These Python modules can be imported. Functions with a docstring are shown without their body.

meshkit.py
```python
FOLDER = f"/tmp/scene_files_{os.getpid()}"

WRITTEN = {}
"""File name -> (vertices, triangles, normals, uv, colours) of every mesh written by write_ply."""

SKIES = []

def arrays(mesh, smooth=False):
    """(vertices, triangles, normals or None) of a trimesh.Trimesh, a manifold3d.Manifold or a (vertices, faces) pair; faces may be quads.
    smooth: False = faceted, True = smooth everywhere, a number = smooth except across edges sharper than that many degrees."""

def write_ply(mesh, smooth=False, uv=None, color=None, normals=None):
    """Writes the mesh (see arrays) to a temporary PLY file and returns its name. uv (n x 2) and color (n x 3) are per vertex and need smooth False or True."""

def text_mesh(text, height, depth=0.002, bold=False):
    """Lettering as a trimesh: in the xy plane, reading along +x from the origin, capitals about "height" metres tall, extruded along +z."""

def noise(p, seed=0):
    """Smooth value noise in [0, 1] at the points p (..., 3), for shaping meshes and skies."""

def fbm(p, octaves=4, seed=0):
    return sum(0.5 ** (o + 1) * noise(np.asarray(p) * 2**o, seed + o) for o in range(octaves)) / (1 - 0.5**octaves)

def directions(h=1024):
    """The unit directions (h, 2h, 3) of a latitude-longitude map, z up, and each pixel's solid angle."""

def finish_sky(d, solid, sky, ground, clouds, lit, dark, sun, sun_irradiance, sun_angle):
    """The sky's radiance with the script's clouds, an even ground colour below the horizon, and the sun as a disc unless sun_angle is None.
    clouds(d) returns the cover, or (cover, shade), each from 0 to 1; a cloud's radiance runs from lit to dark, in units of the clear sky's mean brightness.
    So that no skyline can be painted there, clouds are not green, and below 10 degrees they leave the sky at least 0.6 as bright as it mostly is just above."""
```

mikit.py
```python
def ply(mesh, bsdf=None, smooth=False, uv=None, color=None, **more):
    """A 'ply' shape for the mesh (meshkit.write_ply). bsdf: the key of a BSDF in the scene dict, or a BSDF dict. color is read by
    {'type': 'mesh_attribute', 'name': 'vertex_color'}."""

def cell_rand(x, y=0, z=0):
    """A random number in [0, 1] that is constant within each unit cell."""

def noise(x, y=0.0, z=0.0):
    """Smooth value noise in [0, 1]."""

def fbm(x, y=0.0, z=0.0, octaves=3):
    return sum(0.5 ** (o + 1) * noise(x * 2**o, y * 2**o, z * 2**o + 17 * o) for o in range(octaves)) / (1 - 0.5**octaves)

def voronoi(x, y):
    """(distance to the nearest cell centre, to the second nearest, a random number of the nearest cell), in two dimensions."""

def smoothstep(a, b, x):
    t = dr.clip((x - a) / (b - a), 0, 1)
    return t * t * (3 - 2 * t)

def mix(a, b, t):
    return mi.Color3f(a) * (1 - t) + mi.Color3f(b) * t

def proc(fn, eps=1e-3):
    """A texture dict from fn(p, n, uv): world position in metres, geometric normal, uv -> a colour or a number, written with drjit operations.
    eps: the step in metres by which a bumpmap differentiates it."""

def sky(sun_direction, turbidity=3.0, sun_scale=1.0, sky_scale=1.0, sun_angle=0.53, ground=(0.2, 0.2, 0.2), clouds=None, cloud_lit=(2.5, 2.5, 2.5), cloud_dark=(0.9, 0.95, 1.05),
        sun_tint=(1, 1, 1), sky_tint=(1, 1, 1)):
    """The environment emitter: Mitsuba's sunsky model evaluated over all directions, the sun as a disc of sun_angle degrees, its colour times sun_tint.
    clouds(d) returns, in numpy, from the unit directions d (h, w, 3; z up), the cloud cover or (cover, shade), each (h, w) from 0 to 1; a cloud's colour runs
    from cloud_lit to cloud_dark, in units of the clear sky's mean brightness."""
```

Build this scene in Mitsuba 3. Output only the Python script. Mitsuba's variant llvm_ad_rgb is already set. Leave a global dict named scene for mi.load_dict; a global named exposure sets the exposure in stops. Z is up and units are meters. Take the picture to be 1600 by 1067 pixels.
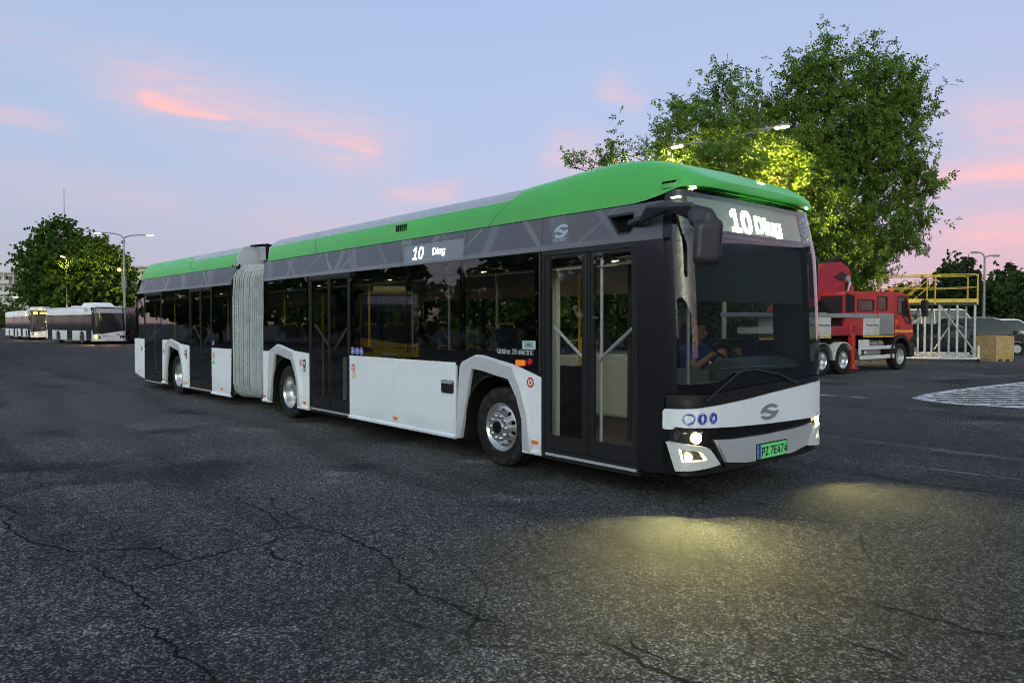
import math, random
import numpy as np, trimesh, manifold3d as m3, shapely, drjit as dr, mitsuba as mi, mikit, meshkit
from shapely.geometry import Polygon, Point, LineString, box as sbox
from shapely import affinity
from shapely.ops import unary_union
T = mi.ScalarTransform4f
scene, labels = {'type': 'scene'}, {}

# ------------------------------------------------------------------ camera, sky, exposure
exposure = 3.15
CAM_H = 1.72
scene['camera'] = {'type': 'perspective', 'fov': 69.43, 'fov_axis': 'x', 'near_clip': 0.05, 'far_clip': 3000.0,
                   'to_world': T().look_at(origin=[0, 0, CAM_H], target=[0, math.cos(0.02467), CAM_H - math.sin(0.02467)], up=[0, 0, 1])}


def dusk_cloud(d):
    """thin dusk veil, rosier low down, with rosy wisps of high cloud"""
    x, y, z = d[..., 0], d[..., 1], d[..., 2]
    el, az = np.degrees(np.arcsin(np.clip(z, 0, 1))), np.degrees(np.arctan2(x, y))
    right = 0.5 + 0.5 * np.sin(np.radians(np.clip(az * 1.6, -90, 90)))
    q = np.stack([x, y, z * 3.0], -1)
    n1, n2 = meshkit.fbm(q * 4.0 + 4.0, 4, 3), meshkit.fbm(q * [9.0, 9.0, 22.0] + 1.0, 5, 9)
    rosy = (0.34 + 0.85 * right ** 2) * np.exp(-el / (6.0 + 5.0 * right)) * (0.6 + 0.8 * n1)
    w = np.zeros_like(el)
    n3 = meshkit.fbm(q * [26.0, 26.0, 60.0] + 2.0, 4, 5)
    for a0, e0, a1, e1, wd, k in ((-30, 17.0, -8.0, 12.6, 2.4, .48), (-27, 15.8, -19, 14.5, .75, .85), (-17, 14.2, -9.8, 12.6, .75, .85), (-21, 15.0, -14.5, 13.7, .8, .45), (-22, 8.0, 6, 6.0, 2.4, .22), (-38, 9.0, -22, 8.0, 1.6, .18), (-40, 13.9, -30.5, 12.6, .7, .45), (-37, 18.5, -24, 17.4, 2.2, .16), (-10, 9.8, -3, 10.4, .9, .4),
                                  (6.5, 18.2, 9.5, 15.6, 1.0, .42), (2, 13.5, 8, 11.2, 1.6, .45), (-14, 6.0, 4, 7.4, 1.7, .26), (29, 13.0, 41, 11.5, 1.8, .42), (27, 9.2, 44, 10.2, 1.0, .65), (30, 6.4, 46, 6.0, 1.3, .4), (60, 20, 90, 14, 3.0, .4), (-95, 16, -60, 22, 3.0, .4), (130, 25, 170, 16, 4.0, .4), (-150, 12, -110, 20, 3.0, .4)):
        L = math.hypot(a1 - a0, e1 - e0)
        ux, uy = (a1 - a0) / L, (e1 - e0) / L
        aw, ew = az - a0 + 5.0 * (n1 - .5), el - e0 + 2.2 * (n1 - .5) + 1.5 * (n2 - .5)
        t, p = (aw * ux + ew * uy) / L, -aw * uy + ew * ux
        f = np.exp(-(p / wd) ** 2) * np.clip(t / .25 + .3, 0, 1) * np.clip((1 - t) / .25 + .3, 0, 1) * ((t > -.3) & (t < 1.3))
        w = np.maximum(w, k * f * np.clip(.35 + 1.3 * (n2 - .25) + .8 * (n3 - .5), 0.1, 1.25))
    hz = np.exp(-el / 14.0)
    cover = np.clip(0.34 + 0.22 * hz + 0.55 * w, 0, .95)
    return cover, 1 - np.clip(rosy + 0.95 * w, 0, 1)


scene['sky_light'] = mikit.sky([-0.15, -1.0, 0.235], turbidity=9.0, sun_scale=0.0, sky_scale=1.0, ground=(0.06, 0.06, 0.065),
                               clouds=dusk_cloud, cloud_lit=(1.85, 0.84, 0.74), cloud_dark=(0.92, 0.86, 0.90), sky_tint=(0.67, 1.0, 1.46))

# ------------------------------------------------------------------ helpers


def fresh(name):
    if name not in scene and name not in labels:
        return name
    k = 1
    while f'{name}_{k:03d}' in scene or f'{name}_{k:03d}' in labels:
        k += 1
    return f'{name}_{k:03d}'


def tm(mesh):
    if isinstance(mesh, list):
        return trimesh.util.concatenate([tm(m) for m in mesh])
    if hasattr(mesh, 'to_mesh'):
        m = mesh.to_mesh()
        return trimesh.Trimesh(np.array(m.vert_properties[:, :3], float), np.array(m.tri_verts), process=False)
    if isinstance(mesh, tuple):
        v, f = np.asarray(mesh[0], float), np.asarray(mesh[1], int)
        if f.shape[1] == 4:
            f = np.vstack([f[:, [0, 1, 2]], f[:, [0, 2, 3]]])
        return trimesh.Trimesh(v, f, process=False)
    return mesh


def tag(key, label=None, cat=None, group=None, kind=None):
    e = labels.setdefault(key, {})
    for k, v in (('label', label), ('category', cat), ('group', group), ('kind', kind)):
        if v:
            e[k] = v
    return key


def thing(name, label, cat, group=None):
    key = fresh(name)
    return tag(key, label, cat, group)


def obj(name, mesh, mat, parent=None, smooth=30, xf=None, label=None, cat=None, group=None, kind=None, **more):
    key = fresh(f'{parent}__{name}' if parent else name)
    mesh = tm(mesh)
    if xf is not None:
        v = np.asarray(mesh.vertices)
        v = xf(v) if callable(xf) else v @ xf[:3, :3].T + xf[:3, 3]
        mesh = trimesh.Trimesh(v, mesh.faces, process=False)
    scene[key] = mikit.ply(mesh, mat, smooth=smooth, **more)
    if label or cat or group or kind:
        tag(key, label, cat, group, kind)
    return key


def bx(x0, x1, y0, y1, z0, z1, c=0.0):
    """box, its edges chamfered by c"""
    if c <= 0:
        b = trimesh.creation.box([x1 - x0, y1 - y0, z1 - z0])
        b.apply_translation([(x0 + x1) / 2, (y0 + y1) / 2, (z0 + z1) / 2])
        return b
    p = []
    for x, sx in ((x0, 1), (x1, -1)):
        for y, sy in ((y0, 1), (y1, -1)):
            for z, sz in ((z0, 1), (z1, -1)):
                p += [[x + sx * c, y + sy * c, z], [x + sx * c, y, z + sz * c], [x, y + sy * c, z + sz * c]]
    return tm(m3.Manifold.hull_points(np.array(p)))


def rod(p, q, r, n=10):
    return trimesh.creation.cylinder(radius=r, segment=[p, q], sections=n)


def tube(pts, r, n=8):
    """tube along a polyline, r a number or one per point"""
    pts = np.asarray(pts, float)
    r = np.broadcast_to(r, (len(pts),))
    t = np.gradient(pts, axis=0)
    t /= np.linalg.norm(t, axis=1, keepdims=True) + 1e-12
    up = np.array([0, 0, 1.0]) if abs(t[0][2]) < 0.9 else np.array([1.0, 0, 0])
    V, prev = [], None
    for i in range(len(pts)):
        a = np.cross(t[i], up) if prev is None else prev - t[i] * (prev @ t[i])
        a /= np.linalg.norm(a) + 1e-12
        prev = a
        b = np.cross(t[i], a)
        th = np.arange(n) / n * 2 * np.pi
        V.append(pts[i] + r[i] * (np.cos(th)[:, None] * a + np.sin(th)[:, None] * b))
    F = []
    for i in range(len(pts) - 1):
        for j in range(n):
            k = (j + 1) % n
            F.append([i * n + j, i * n + k, (i + 1) * n + k, (i + 1) * n + j])
    m = tm((np.vstack(V), np.array(F)))
    m.faces = np.vstack([m.faces, [[0, j + 1, j] for j in range(1, n - 1)], [[(len(pts) - 1) * n, (len(pts) - 1) * n + j, (len(pts) - 1) * n + j + 1] for j in range(1, n - 1)]])
    return m


def hull(*spheres, n=16):
    return m3.Manifold.batch_hull([m3.Manifold.sphere(r, n).translate(list(map(float, p))) for p, r in spheres])


def crs(poly):
    if isinstance(poly, (list, tuple)):
        poly = Polygon(poly)
    out = []
    for g in getattr(poly, 'geoms', [poly]):
        if g.is_empty or g.area < 1e-9:
            continue
        g = shapely.geometry.polygon.orient(g)
        out += [np.array(g.exterior.coords)[:-1, :2]] + [np.array(h.coords)[:-1, :2] for h in g.interiors]
    return m3.CrossSection(out, m3.FillRule.EvenOdd)


def ex(poly, d0, d1, fn, fine=0.0, sheet=False):
    """polygon (u, v), d0..d1 thick, bent by fn(u, v, d); sheet: only its outer skin"""
    m = crs(poly).extrude(d1 - d0)
    if fine:
        m = m.refine_to_length(fine)
    m = tm(m)
    v = np.asarray(m.vertices)
    if sheet:
        keep = (v[m.faces][:, :, 2] > (d1 - d0) * 0.99).all(1)
        m.faces = m.faces[keep]
        m.remove_unreferenced_vertices()
        v = np.asarray(m.vertices)
    return trimesh.Trimesh(fn(v[:, 0], v[:, 1], v[:, 2] + d0), m.faces, process=False)


def frame(o, f):
    """local x forward (2-d direction f), y left, z up, at o -> 4 x 4"""
    f = np.array(f, float) / np.hypot(*f)
    M = np.eye(4)
    M[:3, 0], M[:3, 1], M[:3, 3] = [f[0], f[1], 0], [-f[1], f[0], 0], [o[0], o[1], o[2] if len(o) > 2 else 0]
    return M


def put(M, p):
    return np.asarray(p, float) @ M[:3, :3].T + M[:3, 3]


def ring_pts(cx, cz, r, a0, a1, n):
    a = np.radians(np.linspace(a0, a1, n))
    return [(cx + r * math.cos(t), cz + r * math.sin(t)) for t in a]


def rrect(x0, x1, z0, z1, r):
    return sbox(x0 + r, z0 + r, x1 - r, z1 - r).buffer(r, quad_segs=4)


# ------------------------------------------------------------------ materials


def rgb(c):
    return {'type': 'rgb', 'value': list(map(float, c)) if not isinstance(c, float) else [c] * 3}


def mat(name, color, rough=0.5, metal=0.0, coat=0.0, spec=0.5, bump=None, bscale=1.0, eps=1e-3, **k):
    b = {'type': 'principled', 'base_color': color if isinstance(color, dict) else rgb(color), 'roughness': rough if isinstance(rough, dict) else float(rough), 'metallic': metal, 'specular': spec}
    if coat:
        b['clearcoat'], b['clearcoat_gloss'] = coat, 0.95
    b.update(k)
    if bump:
        b = {'type': 'bumpmap', 'arbitrary': mikit.proc(bump, eps), 'scale': bscale, 'bsdf': b}
    scene[name] = {'type': 'twosided', 'bsdf': b}
    return name


def dirt(c, amt=0.25, sc=2.2, low=None):
    c = tuple(c)

    def f(p, n, uv):
        g = mikit.fbm(p.x * sc, p.y * sc, p.z * sc * 1.3, 4)
        k = mikit.smoothstep(0.45, 0.8, g) * amt
        if low is not None:                                   # road grime, thicker towards the skirt
            k = dr.minimum(k + mikit.smoothstep(low, 0.2, p.z) * (0.12 + 0.5 * g * g), 0.8)
        return mikit.mix(c, tuple(0.35 * v + 0.03 for v in c), k)
    return mikit.proc(f)


def asphalt_color(p, n, uv):
    x, y = p.x, p.y
    big = mikit.fbm(x * 0.16, y * 0.16, 3.0, 4)
    mid = mikit.fbm(x * 0.9, y * 0.9, 1.0, 4)
    d1, d2, r = mikit.voronoi(x * 70.0, y * 70.0)
    g2 = mikit.cell_rand(x * 170.0, y * 170.0)
    tone = mikit.mix((1.03, 1.0, 0.96), (0.97, 0.99, 1.05), mikit.fbm(x * 0.35, y * 0.35, 8.0, 2))
    f1, f2, rr = mikit.voronoi(x * 27.0, y * 27.0)
    stone = (0.030 + 0.225 * r * r * r) * (0.70 + 0.85 * rr * rr + 0.25 * mikit.smoothstep(0.5, 0.1, f1))
    c = tone * stone * (0.45 + 0.8 * mikit.smoothstep(0.7, 0.15, d1)) * (0.7 + 0.6 * g2)
    c = c * (0.40 + 0.72 * big) * (0.62 + 0.66 * mid)
    # rubbed-in tyre bands along the bus lane, oil stains, scuffed pale spots
    b = x * 0.757 + y * 0.653
    a = x * 0.653 - y * 0.757
    wob = 0.6 * mikit.noise(a * 0.25, 2.0)
    band = mikit.smoothstep(0.35, 0.0, dr.abs(b - 5.0 + wob)) + mikit.smoothstep(0.35, 0.0, dr.abs(b - 3.1 + wob)) * 0.7
    c = c * (1.0 - 0.38 * dr.minimum(band, 1.0) * (0.3 + 1.0 * mid))
    sk = mikit.smoothstep(0.62, 0.78, mikit.fbm(b * 1.6 + 3.0, a * 0.16, 6.0, 3))
    c = c * (1.0 - 0.40 * sk)
    oil = mikit.smoothstep(0.66, 0.80, mikit.fbm(x * 0.55 + 7.0, y * 0.85 + 2.0, 9.0, 3))
    c = c * (1.0 - 0.5 * oil)
    pale = mikit.smoothstep(0.69, 0.80, mikit.fbm(x * 0.5 + 31.0, y * 1.1 + 12.0, 5.0, 4))
    c = c * (1.0 + 0.7 * pale)
    # net of hairline cracks
    wx, wy = x + 0.35 * mikit.fbm(x * 2.2, y * 2.2, 1.0, 3), y + 0.35 * mikit.fbm(x * 2.2, y * 2.2, 7.0, 3)
    e1, e2, q = mikit.voronoi(wx * 0.62, wy * 0.62)
    hair = mikit.smoothstep(0.018, 0.005, e2 - e1) * mikit.smoothstep(0.46, 0.60, mikit.fbm(x * 0.45 + 3.0, y * 0.45, 2.0, 3))
    return c * (1.0 - 0.65 * hair)


def asphalt_bump(p, n, uv):
    d1, d2, r = mikit.voronoi(p.x * 70.0, p.y * 70.0)
    return (1.0 - mikit.smoothstep(0.0, 0.75, d1)) * (0.3 + 0.7 * r) * 0.0055 + 0.010 * mikit.fbm(p.x * 3.0, p.y * 3.0, 0.0, 3)


def asphalt_rough(p, n, uv):
    d1, d2, r = mikit.voronoi(p.x * 70.0, p.y * 70.0)
    f1, f2, rr = mikit.voronoi(p.x * 27.0, p.y * 27.0)
    return 1.0 - 0.55 * r * r * (0.4 + 0.6 * rr)


mat('m_asphalt', mikit.proc(asphalt_color), mikit.proc(asphalt_rough), spec=0.34, bump=asphalt_bump, eps=1.5e-3)
mat('m_crack', (0.010, 0.010, 0.009), 0.95, spec=0.1)


def paint_worn(p, n, uv):
    k = mikit.smoothstep(0.40, 0.62, mikit.fbm(p.x * 9, p.y * 9, 0.0, 5))
    g = mikit.cell_rand(p.x * 60, p.y * 60)
    return mikit.mix((0.62, 0.62, 0.63), (0.12, 0.12, 0.13), k * 0.75 + 0.15 * g)


mat('m_marking', mikit.proc(paint_worn), 0.6)


def paint_faded(p, n, uv):
    k = mikit.smoothstep(0.30, 0.60, mikit.fbm(p.x * 5, p.y * 5, 4.0, 5))
    return mikit.mix((0.20, 0.20, 0.21), (0.075, 0.075, 0.08), k)


mat('m_marking_old', mikit.proc(paint_faded), 0.6)
mat('m_white', dirt((0.83, 0.875, 0.935), 0.05, 1.4, low=0.55), 0.24, coat=0.8)
mat('m_flare', dirt((0.56, 0.58, 0.62), 0.10, 2.0, low=0.6), 0.35, coat=0.3)
mat('m_green', dirt((0.065, 0.45, 0.065), 0.18, 0.8), 0.30, coat=0.6)
mat('m_green_skin', dirt((0.065, 0.45, 0.065), 0.18, 0.8), 0.26, coat=0.8)
mat('m_silver', dirt((0.40, 0.42, 0.47), 0.15, 0.8), 0.35, metal=0.15, coat=0.3)
mat('m_bumper', dirt((0.42, 0.44, 0.47), 0.12, 3.0), 0.38, coat=0.3)
mat('m_lampframe', (0.62, 0.63, 0.64), 0.35, coat=0.4)
mat('m_gloss', (0.008, 0.008, 0.010), 0.07, coat=0.5)
mat('m_satin', (0.010, 0.010, 0.012), 0.30, coat=0.0)
mat('m_black', (0.014, 0.014, 0.015), 0.42)
mat('m_matte', (0.010, 0.010, 0.010), 0.9, spec=0.1)
mat('m_mirror', (0.022, 0.023, 0.030), 0.34, bump=lambda p, n, uv: 0.0004 * mikit.noise(p.x * 400, p.y * 400, p.z * 400), eps=6e-4)


def rubber(p, n, uv):
    g = mikit.fbm(p.x * 14, p.y * 14, p.z * 14, 3)
    return mikit.mix((0.012, 0.012, 0.013), (0.045, 0.042, 0.038), mikit.smoothstep(0.45, 0.85, g))


mat('m_rubber', mikit.proc(rubber), 0.75, spec=0.3)
mat('m_alloy', (0.62, 0.62, 0.64), 0.28, metal=0.85)
mat('m_steel', dirt((0.50, 0.51, 0.53), 0.3, 9.0), 0.42, metal=0.6)
mat('m_chrome', (0.75, 0.75, 0.76), 0.14, metal=1.0)
mat('m_rail', (0.55, 0.56, 0.58), 0.3, metal=0.3)
mat('m_bellows', dirt((0.44, 0.49, 0.51), 0.35, 3.0), 0.7, spec=0.3)
mat('m_inner_white', (0.55, 0.55, 0.50), 0.5)
mat('m_cream', (0.78, 0.80, 0.72), 0.5)
mat('m_inner_grey', (0.16, 0.16, 0.17), 0.6)
mat('m_inner_dark', (0.035, 0.036, 0.038), 0.7)
mat('m_ceiling', (0.42, 0.42, 0.43), 0.6)
mat('m_floor', dirt((0.15, 0.115, 0.085), 0.4, 5.0), 0.6)
mat('m_seat', dirt((0.045, 0.055, 0.085), 0.4, 20.0), 0.85)
mat('m_yellow', (0.72, 0.52, 0.03), 0.4, coat=0.3)
mat('m_yellow_steel', dirt((0.70, 0.50, 0.04), 0.45, 4.0), 0.5)
mat('m_orange', (0.85, 0.20, 0.02), 0.3, coat=0.5)
mat('m_red', (0.60, 0.02, 0.025), 0.35, coat=0.3)
mat('m_blue', (0.03, 0.06, 0.42), 0.4)
mat('m_text', (0.62, 0.63, 0.66), 0.4)
mat('m_text_dim', (0.36, 0.45, 0.56), 0.4)
mat('m_ink', (0.02, 0.02, 0.025), 0.5)
mat('m_sticker', (0.45, 0.62, 0.66), 0.5)
mat('m_sticker_yellow', (0.60, 0.52, 0.20), 0.5)
mat('m_sticker_green', (0.10, 0.75, 0.10), 0.5)
mat('m_plate', (0.20, 0.78, 0.28), 0.45)
mat('m_emblem', (0.30, 0.31, 0.33), 0.35, metal=0.2)
scene['m_tint'] = {'type': 'thindielectric', 'int_ior': 1.5, 'specular_transmittance': rgb((0.36, 0.37, 0.36))}
scene['m_glass'] = {'type': 'thindielectric', 'int_ior': 1.5, 'specular_transmittance': rgb((0.54, 0.58, 0.57))}
scene['m_door_glass'] = {'type': 'thindielectric', 'int_ior': 1.5, 'specular_transmittance': rgb((0.82, 0.84, 0.83))}
scene['m_lens'] = {'type': 'thindielectric', 'int_ior': 1.5, 'specular_transmittance': rgb((0.92, 0.92, 0.92))}


def lamp(c, s):
    return {'type': 'area', 'radiance': rgb([v * s for v in c])}


# ------------------------------------------------------------------ ground and markings
g = trimesh.creation.box([1600, 1600, 1.0])
g.apply_translation([0, 500, -0.5])
obj('ground', g, 'm_asphalt', smooth=False, kind='structure')
rng = np.random.default_rng(5)
CRACKS = [[(-5.02, 7.12), (-4.67, 6.82), (-4.46, 6.62), (-4.42, 6.37), (-4.06, 6.0), (-3.74, 5.73), (-3.55, 5.67), (-3.33, 5.53), (-3.09, 5.56), (-2.9, 5.6), (-2.72, 5.61), (-2.57, 5.48), (-2.38, 5.29)], [(-2.65, 5.02), (-2.51, 5.14), (-2.38, 5.29), (-2.22, 5.43), (-2.11, 5.6), (-1.95, 5.67), (-1.88, 5.81), (-1.85, 5.97)], [(-1.95, 5.67), (-1.74, 5.4), (-1.57, 5.3), (-1.37, 5.13)], [(-2.48, 6.16), (-2.29, 6.03), (-2.24, 5.94)], [(-2.76, 7.4), (-2.65, 7.12), (-2.36, 6.86), (-2.05, 6.4), (-1.98, 6.26)], [(-2.99, 5.23), (-2.72, 4.95), (-2.44, 4.71), (-2.29, 4.52), (-2.11, 4.38)], [(-2.14, 4.22), (-1.9, 3.98), (-1.71, 3.79), (-1.52, 3.62), (-1.38, 3.47), (-1.2, 3.2)], [(-6.0, 8.48), (-5.53, 8.69), (-5.11, 8.86), (-4.82, 9.03)], [(-1.88, 6.27), (-1.41, 6.0), (-1.24, 5.8), (-0.89, 5.37), (-0.74, 4.87), (-0.52, 4.61), (-0.31, 4.4), (-0.19, 4.26), (0.0, 4.19)], [(0.68, 4.87), (0.9, 4.81), (1.13, 4.63), (1.29, 4.55)], [(0.42, 3.97), (0.56, 3.86), (0.68, 3.67), (0.81, 3.54), (0.94, 3.44)], [(0.64, 4.06), (0.64, 3.87), (0.85, 3.66)], [(1.71, 4.08), (1.78, 3.91), (1.96, 3.8), (2.06, 3.67)], [(2.11, 4.55), (2.31, 4.4), (2.42, 4.26), (2.55, 4.16), (2.65, 4.04), (2.87, 4.01), (3.2, 3.9)], [(4.0, 8.51), (4.21, 8.07), (4.61, 7.68), (5.21, 7.29)], [(3.16, 9.31), (3.32, 8.99)], [(-16.94, 24.42), (-13.65, 21.16), (-10.52, 18.13), (-9.18, 16.92), (-8.17, 15.94)], [(6.4, 13.18), (6.76, 12.77), (7.0, 12.28), (7.8, 11.88)]]
for line in CRACKS:
    p = np.array(line)
    t = np.r_[0, np.cumsum(np.hypot(*np.diff(p, axis=0).T))]
    s = np.arange(0, t[-1], 0.018 if t[-1] < 6 else 0.06)
    q = np.c_[np.interp(s, t, p[:, 0]), np.interp(s, t, p[:, 1])]
    dist = np.hypot(*q.T).mean()
    q += (meshkit.fbm(np.c_[q * 9, 0 * s], 4, 2)[:, None] - 0.5) * [0.07, 0.07] + rng.normal(0, 0.0035, q.shape)
    tan = np.gradient(q, axis=0)
    nn = np.c_[-tan[:, 1], tan[:, 0]] / (np.hypot(*tan.T)[:, None] + 1e-9)
    w = (0.0038 + 0.015 * np.clip(meshkit.fbm(np.c_[q * 5, 1 + 0 * s], 4, 8) - 0.33, 0, 1) + rng.uniform(0, 0.003, len(s))) * np.clip(np.minimum(s, t[-1] - s) / 0.12, 0.05, 1) * (1.0 if dist < 12 else 2.5)
    V = np.c_[np.vstack([q - nn * w[:, None], q + nn * w[:, None]]), np.full(2 * len(s), 0.003)]
    n = len(s)
    F = np.array([[i, i + 1, n + i + 1, n + i] for i in range(n - 1)])
    obj('crack', (V, F), 'm_crack', 'ground', smooth=False)


def strip(pts, w, z=0.004):
    g = LineString(pts).buffer(w / 2, cap_style='flat')
    return ex(g, z - 0.002, z, lambda u, v, d: np.c_[u, v, d], 0.0)


mk = tag('road_marking', kind='structure')
isl = Polygon([(9.19, 16.95), (10.08, 17.95), (11.58, 19.2), (14.8, 21.5), (22.0, 26.2), (21.0, 20.0), (10.43, 14.9), (9.48, 15.6), (9.17, 16.25)])
rim = isl.difference(isl.buffer(-0.26))
obj('border', ex(rim, 0.002, 0.005, lambda u, v, d: np.c_[u, v, d]), 'm_marking', mk, smooth=False)
inner = isl.buffer(-0.26)
for k in range(22):
    yk = 15.0 + 0.47 * k
    st = Polygon([(6, yk), (30, yk + 0.9), (30, yk + 1.12), (6, yk + 0.22)]).intersection(inner)
    if st.area > 0.02:
        obj('stripe', ex(st, 0.002, 0.004, lambda u, v, d: np.c_[u, v, d]), 'm_marking', mk, smooth=False)
for a, b, w in (((7.30, 17.66), (7.69, 17.52), 0.12), ((7.87, 17.17), (8.19, 16.95), 0.12)):
    obj('dash', strip([a, b], w), 'm_marking', mk, smooth=False)
for a, b in (((4.55, 11.42), (6.9, 8.6)), ((4.66, 11.47), (7.0, 8.68)), ((4.73, 8.91), (6.0, 7.7))):
    obj('faded_line', strip([a, b], 0.035), 'm_marking_old', mk, smooth=False)

# ------------------------------------------------------------------ the articulated bus: shape functions
HW, RL, RP, XO = 1.275, 0.36, 4.6, 0.11
FWD, LEFT = np.array([0.65305635, -0.75730932]), np.array([0.75730932, 0.65305635])
MF = frame([1.59531321, 6.77205873], FWD)
b2 = math.radians(40.77243578594903 + 1.5284)
MR = frame([1.82951545, 6.9340943], (math.sin(b2), -math.cos(b2)))


def _plan():
    e = np.geomspace(1e-5, .02, 30)
    c = np.concatenate([[-1], -1 + e, np.linspace(-.98, .98, 400)[1:-1], (1 - e)[::-1], [1]])
    x, y = XO - RL * (1 - (1 - np.abs(c) ** RP).clip(0) ** (1 / RP)), HW + c * HW
    return np.r_[0, np.cumsum(np.hypot(np.diff(x), np.diff(y)))], x, y


WA, WX, WY = _plan()
AT = WA[-1]


def inset(z):
    return 0.055 * np.clip((np.asarray(z, float) - 2.5) / 0.4, 0, 1.2)


def wrap(a, z, d=0.0):
    """a: way round the plan (0 where the near front corner starts), z: height, d: outward"""
    a, z = np.asarray(a, float), np.asarray(z, float)

    def at(b):
        return (np.where(b < 0, XO - RL + b, np.where(b > AT, XO - RL - (b - AT), np.interp(b, WA, WX))),
                np.where(b < 0, 0.0, np.where(b > AT, 2 * HW, np.interp(b, WA, WY))))
    x, y = at(a)
    (x1, y1), (x0, y0) = at(a + .02), at(a - .02)
    tx, ty = x1 - x0, y1 - y0
    n = np.hypot(tx, ty)
    w = np.clip((x + 1.2) / .9, 0, 1)
    w = w * w * (3 - 2 * w)
    r = 0.09 * np.clip((z - 1.2) / 1.6, 0, None) ** 1.5
    dd = d - inset(z)
    return np.stack([x - r * w + ty / n * dd, y - tx / n * dd, z + 0 * x], -1)


def fw(a, z, d):                                     # front fascia
    return put(MF, wrap(a, z, d))


def fs(x, z, d):                                     # near side of the leading section
    return put(MF, wrap(np.asarray(x) + (RL - XO), z, d))


def rs(x, z, d):                                     # near side of the trailing section
    return put(MR, np.stack([x, inset(z) - d, z], -1))


def ffar(x, z, d):
    return put(MF, np.stack([x, 2 * HW - inset(z) + d, z], -1))


def rfar(x, z, d):
    return put(MR, np.stack([x, 2 * HW - inset(z) + d, z], -1))


def F(m):
    m = tm(m)
    return trimesh.Trimesh(put(MF, m.vertices), m.faces, process=False)


def R(m):
    m = tm(m)
    return trimesh.Trimesh(put(MR, m.vertices), m.faces, process=False)


def text_on(text, height, fn, u0, z0, d0, bold=False, depth=0.002, squeeze=1.0, slant=0.0):
    m = meshkit.text_mesh(text, height, depth, bold)
    v = np.asarray(m.vertices)
    return trimesh.Trimesh(fn(u0 + (v[:, 0] + slant * v[:, 1]) * squeeze, z0 + v[:, 1], v[:, 2] + d0), m.faces, process=False)


BUS = thing('articulated_bus', 'white and green articulated electric bus with grey accordion joint and lit headlights', 'bus')

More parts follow.
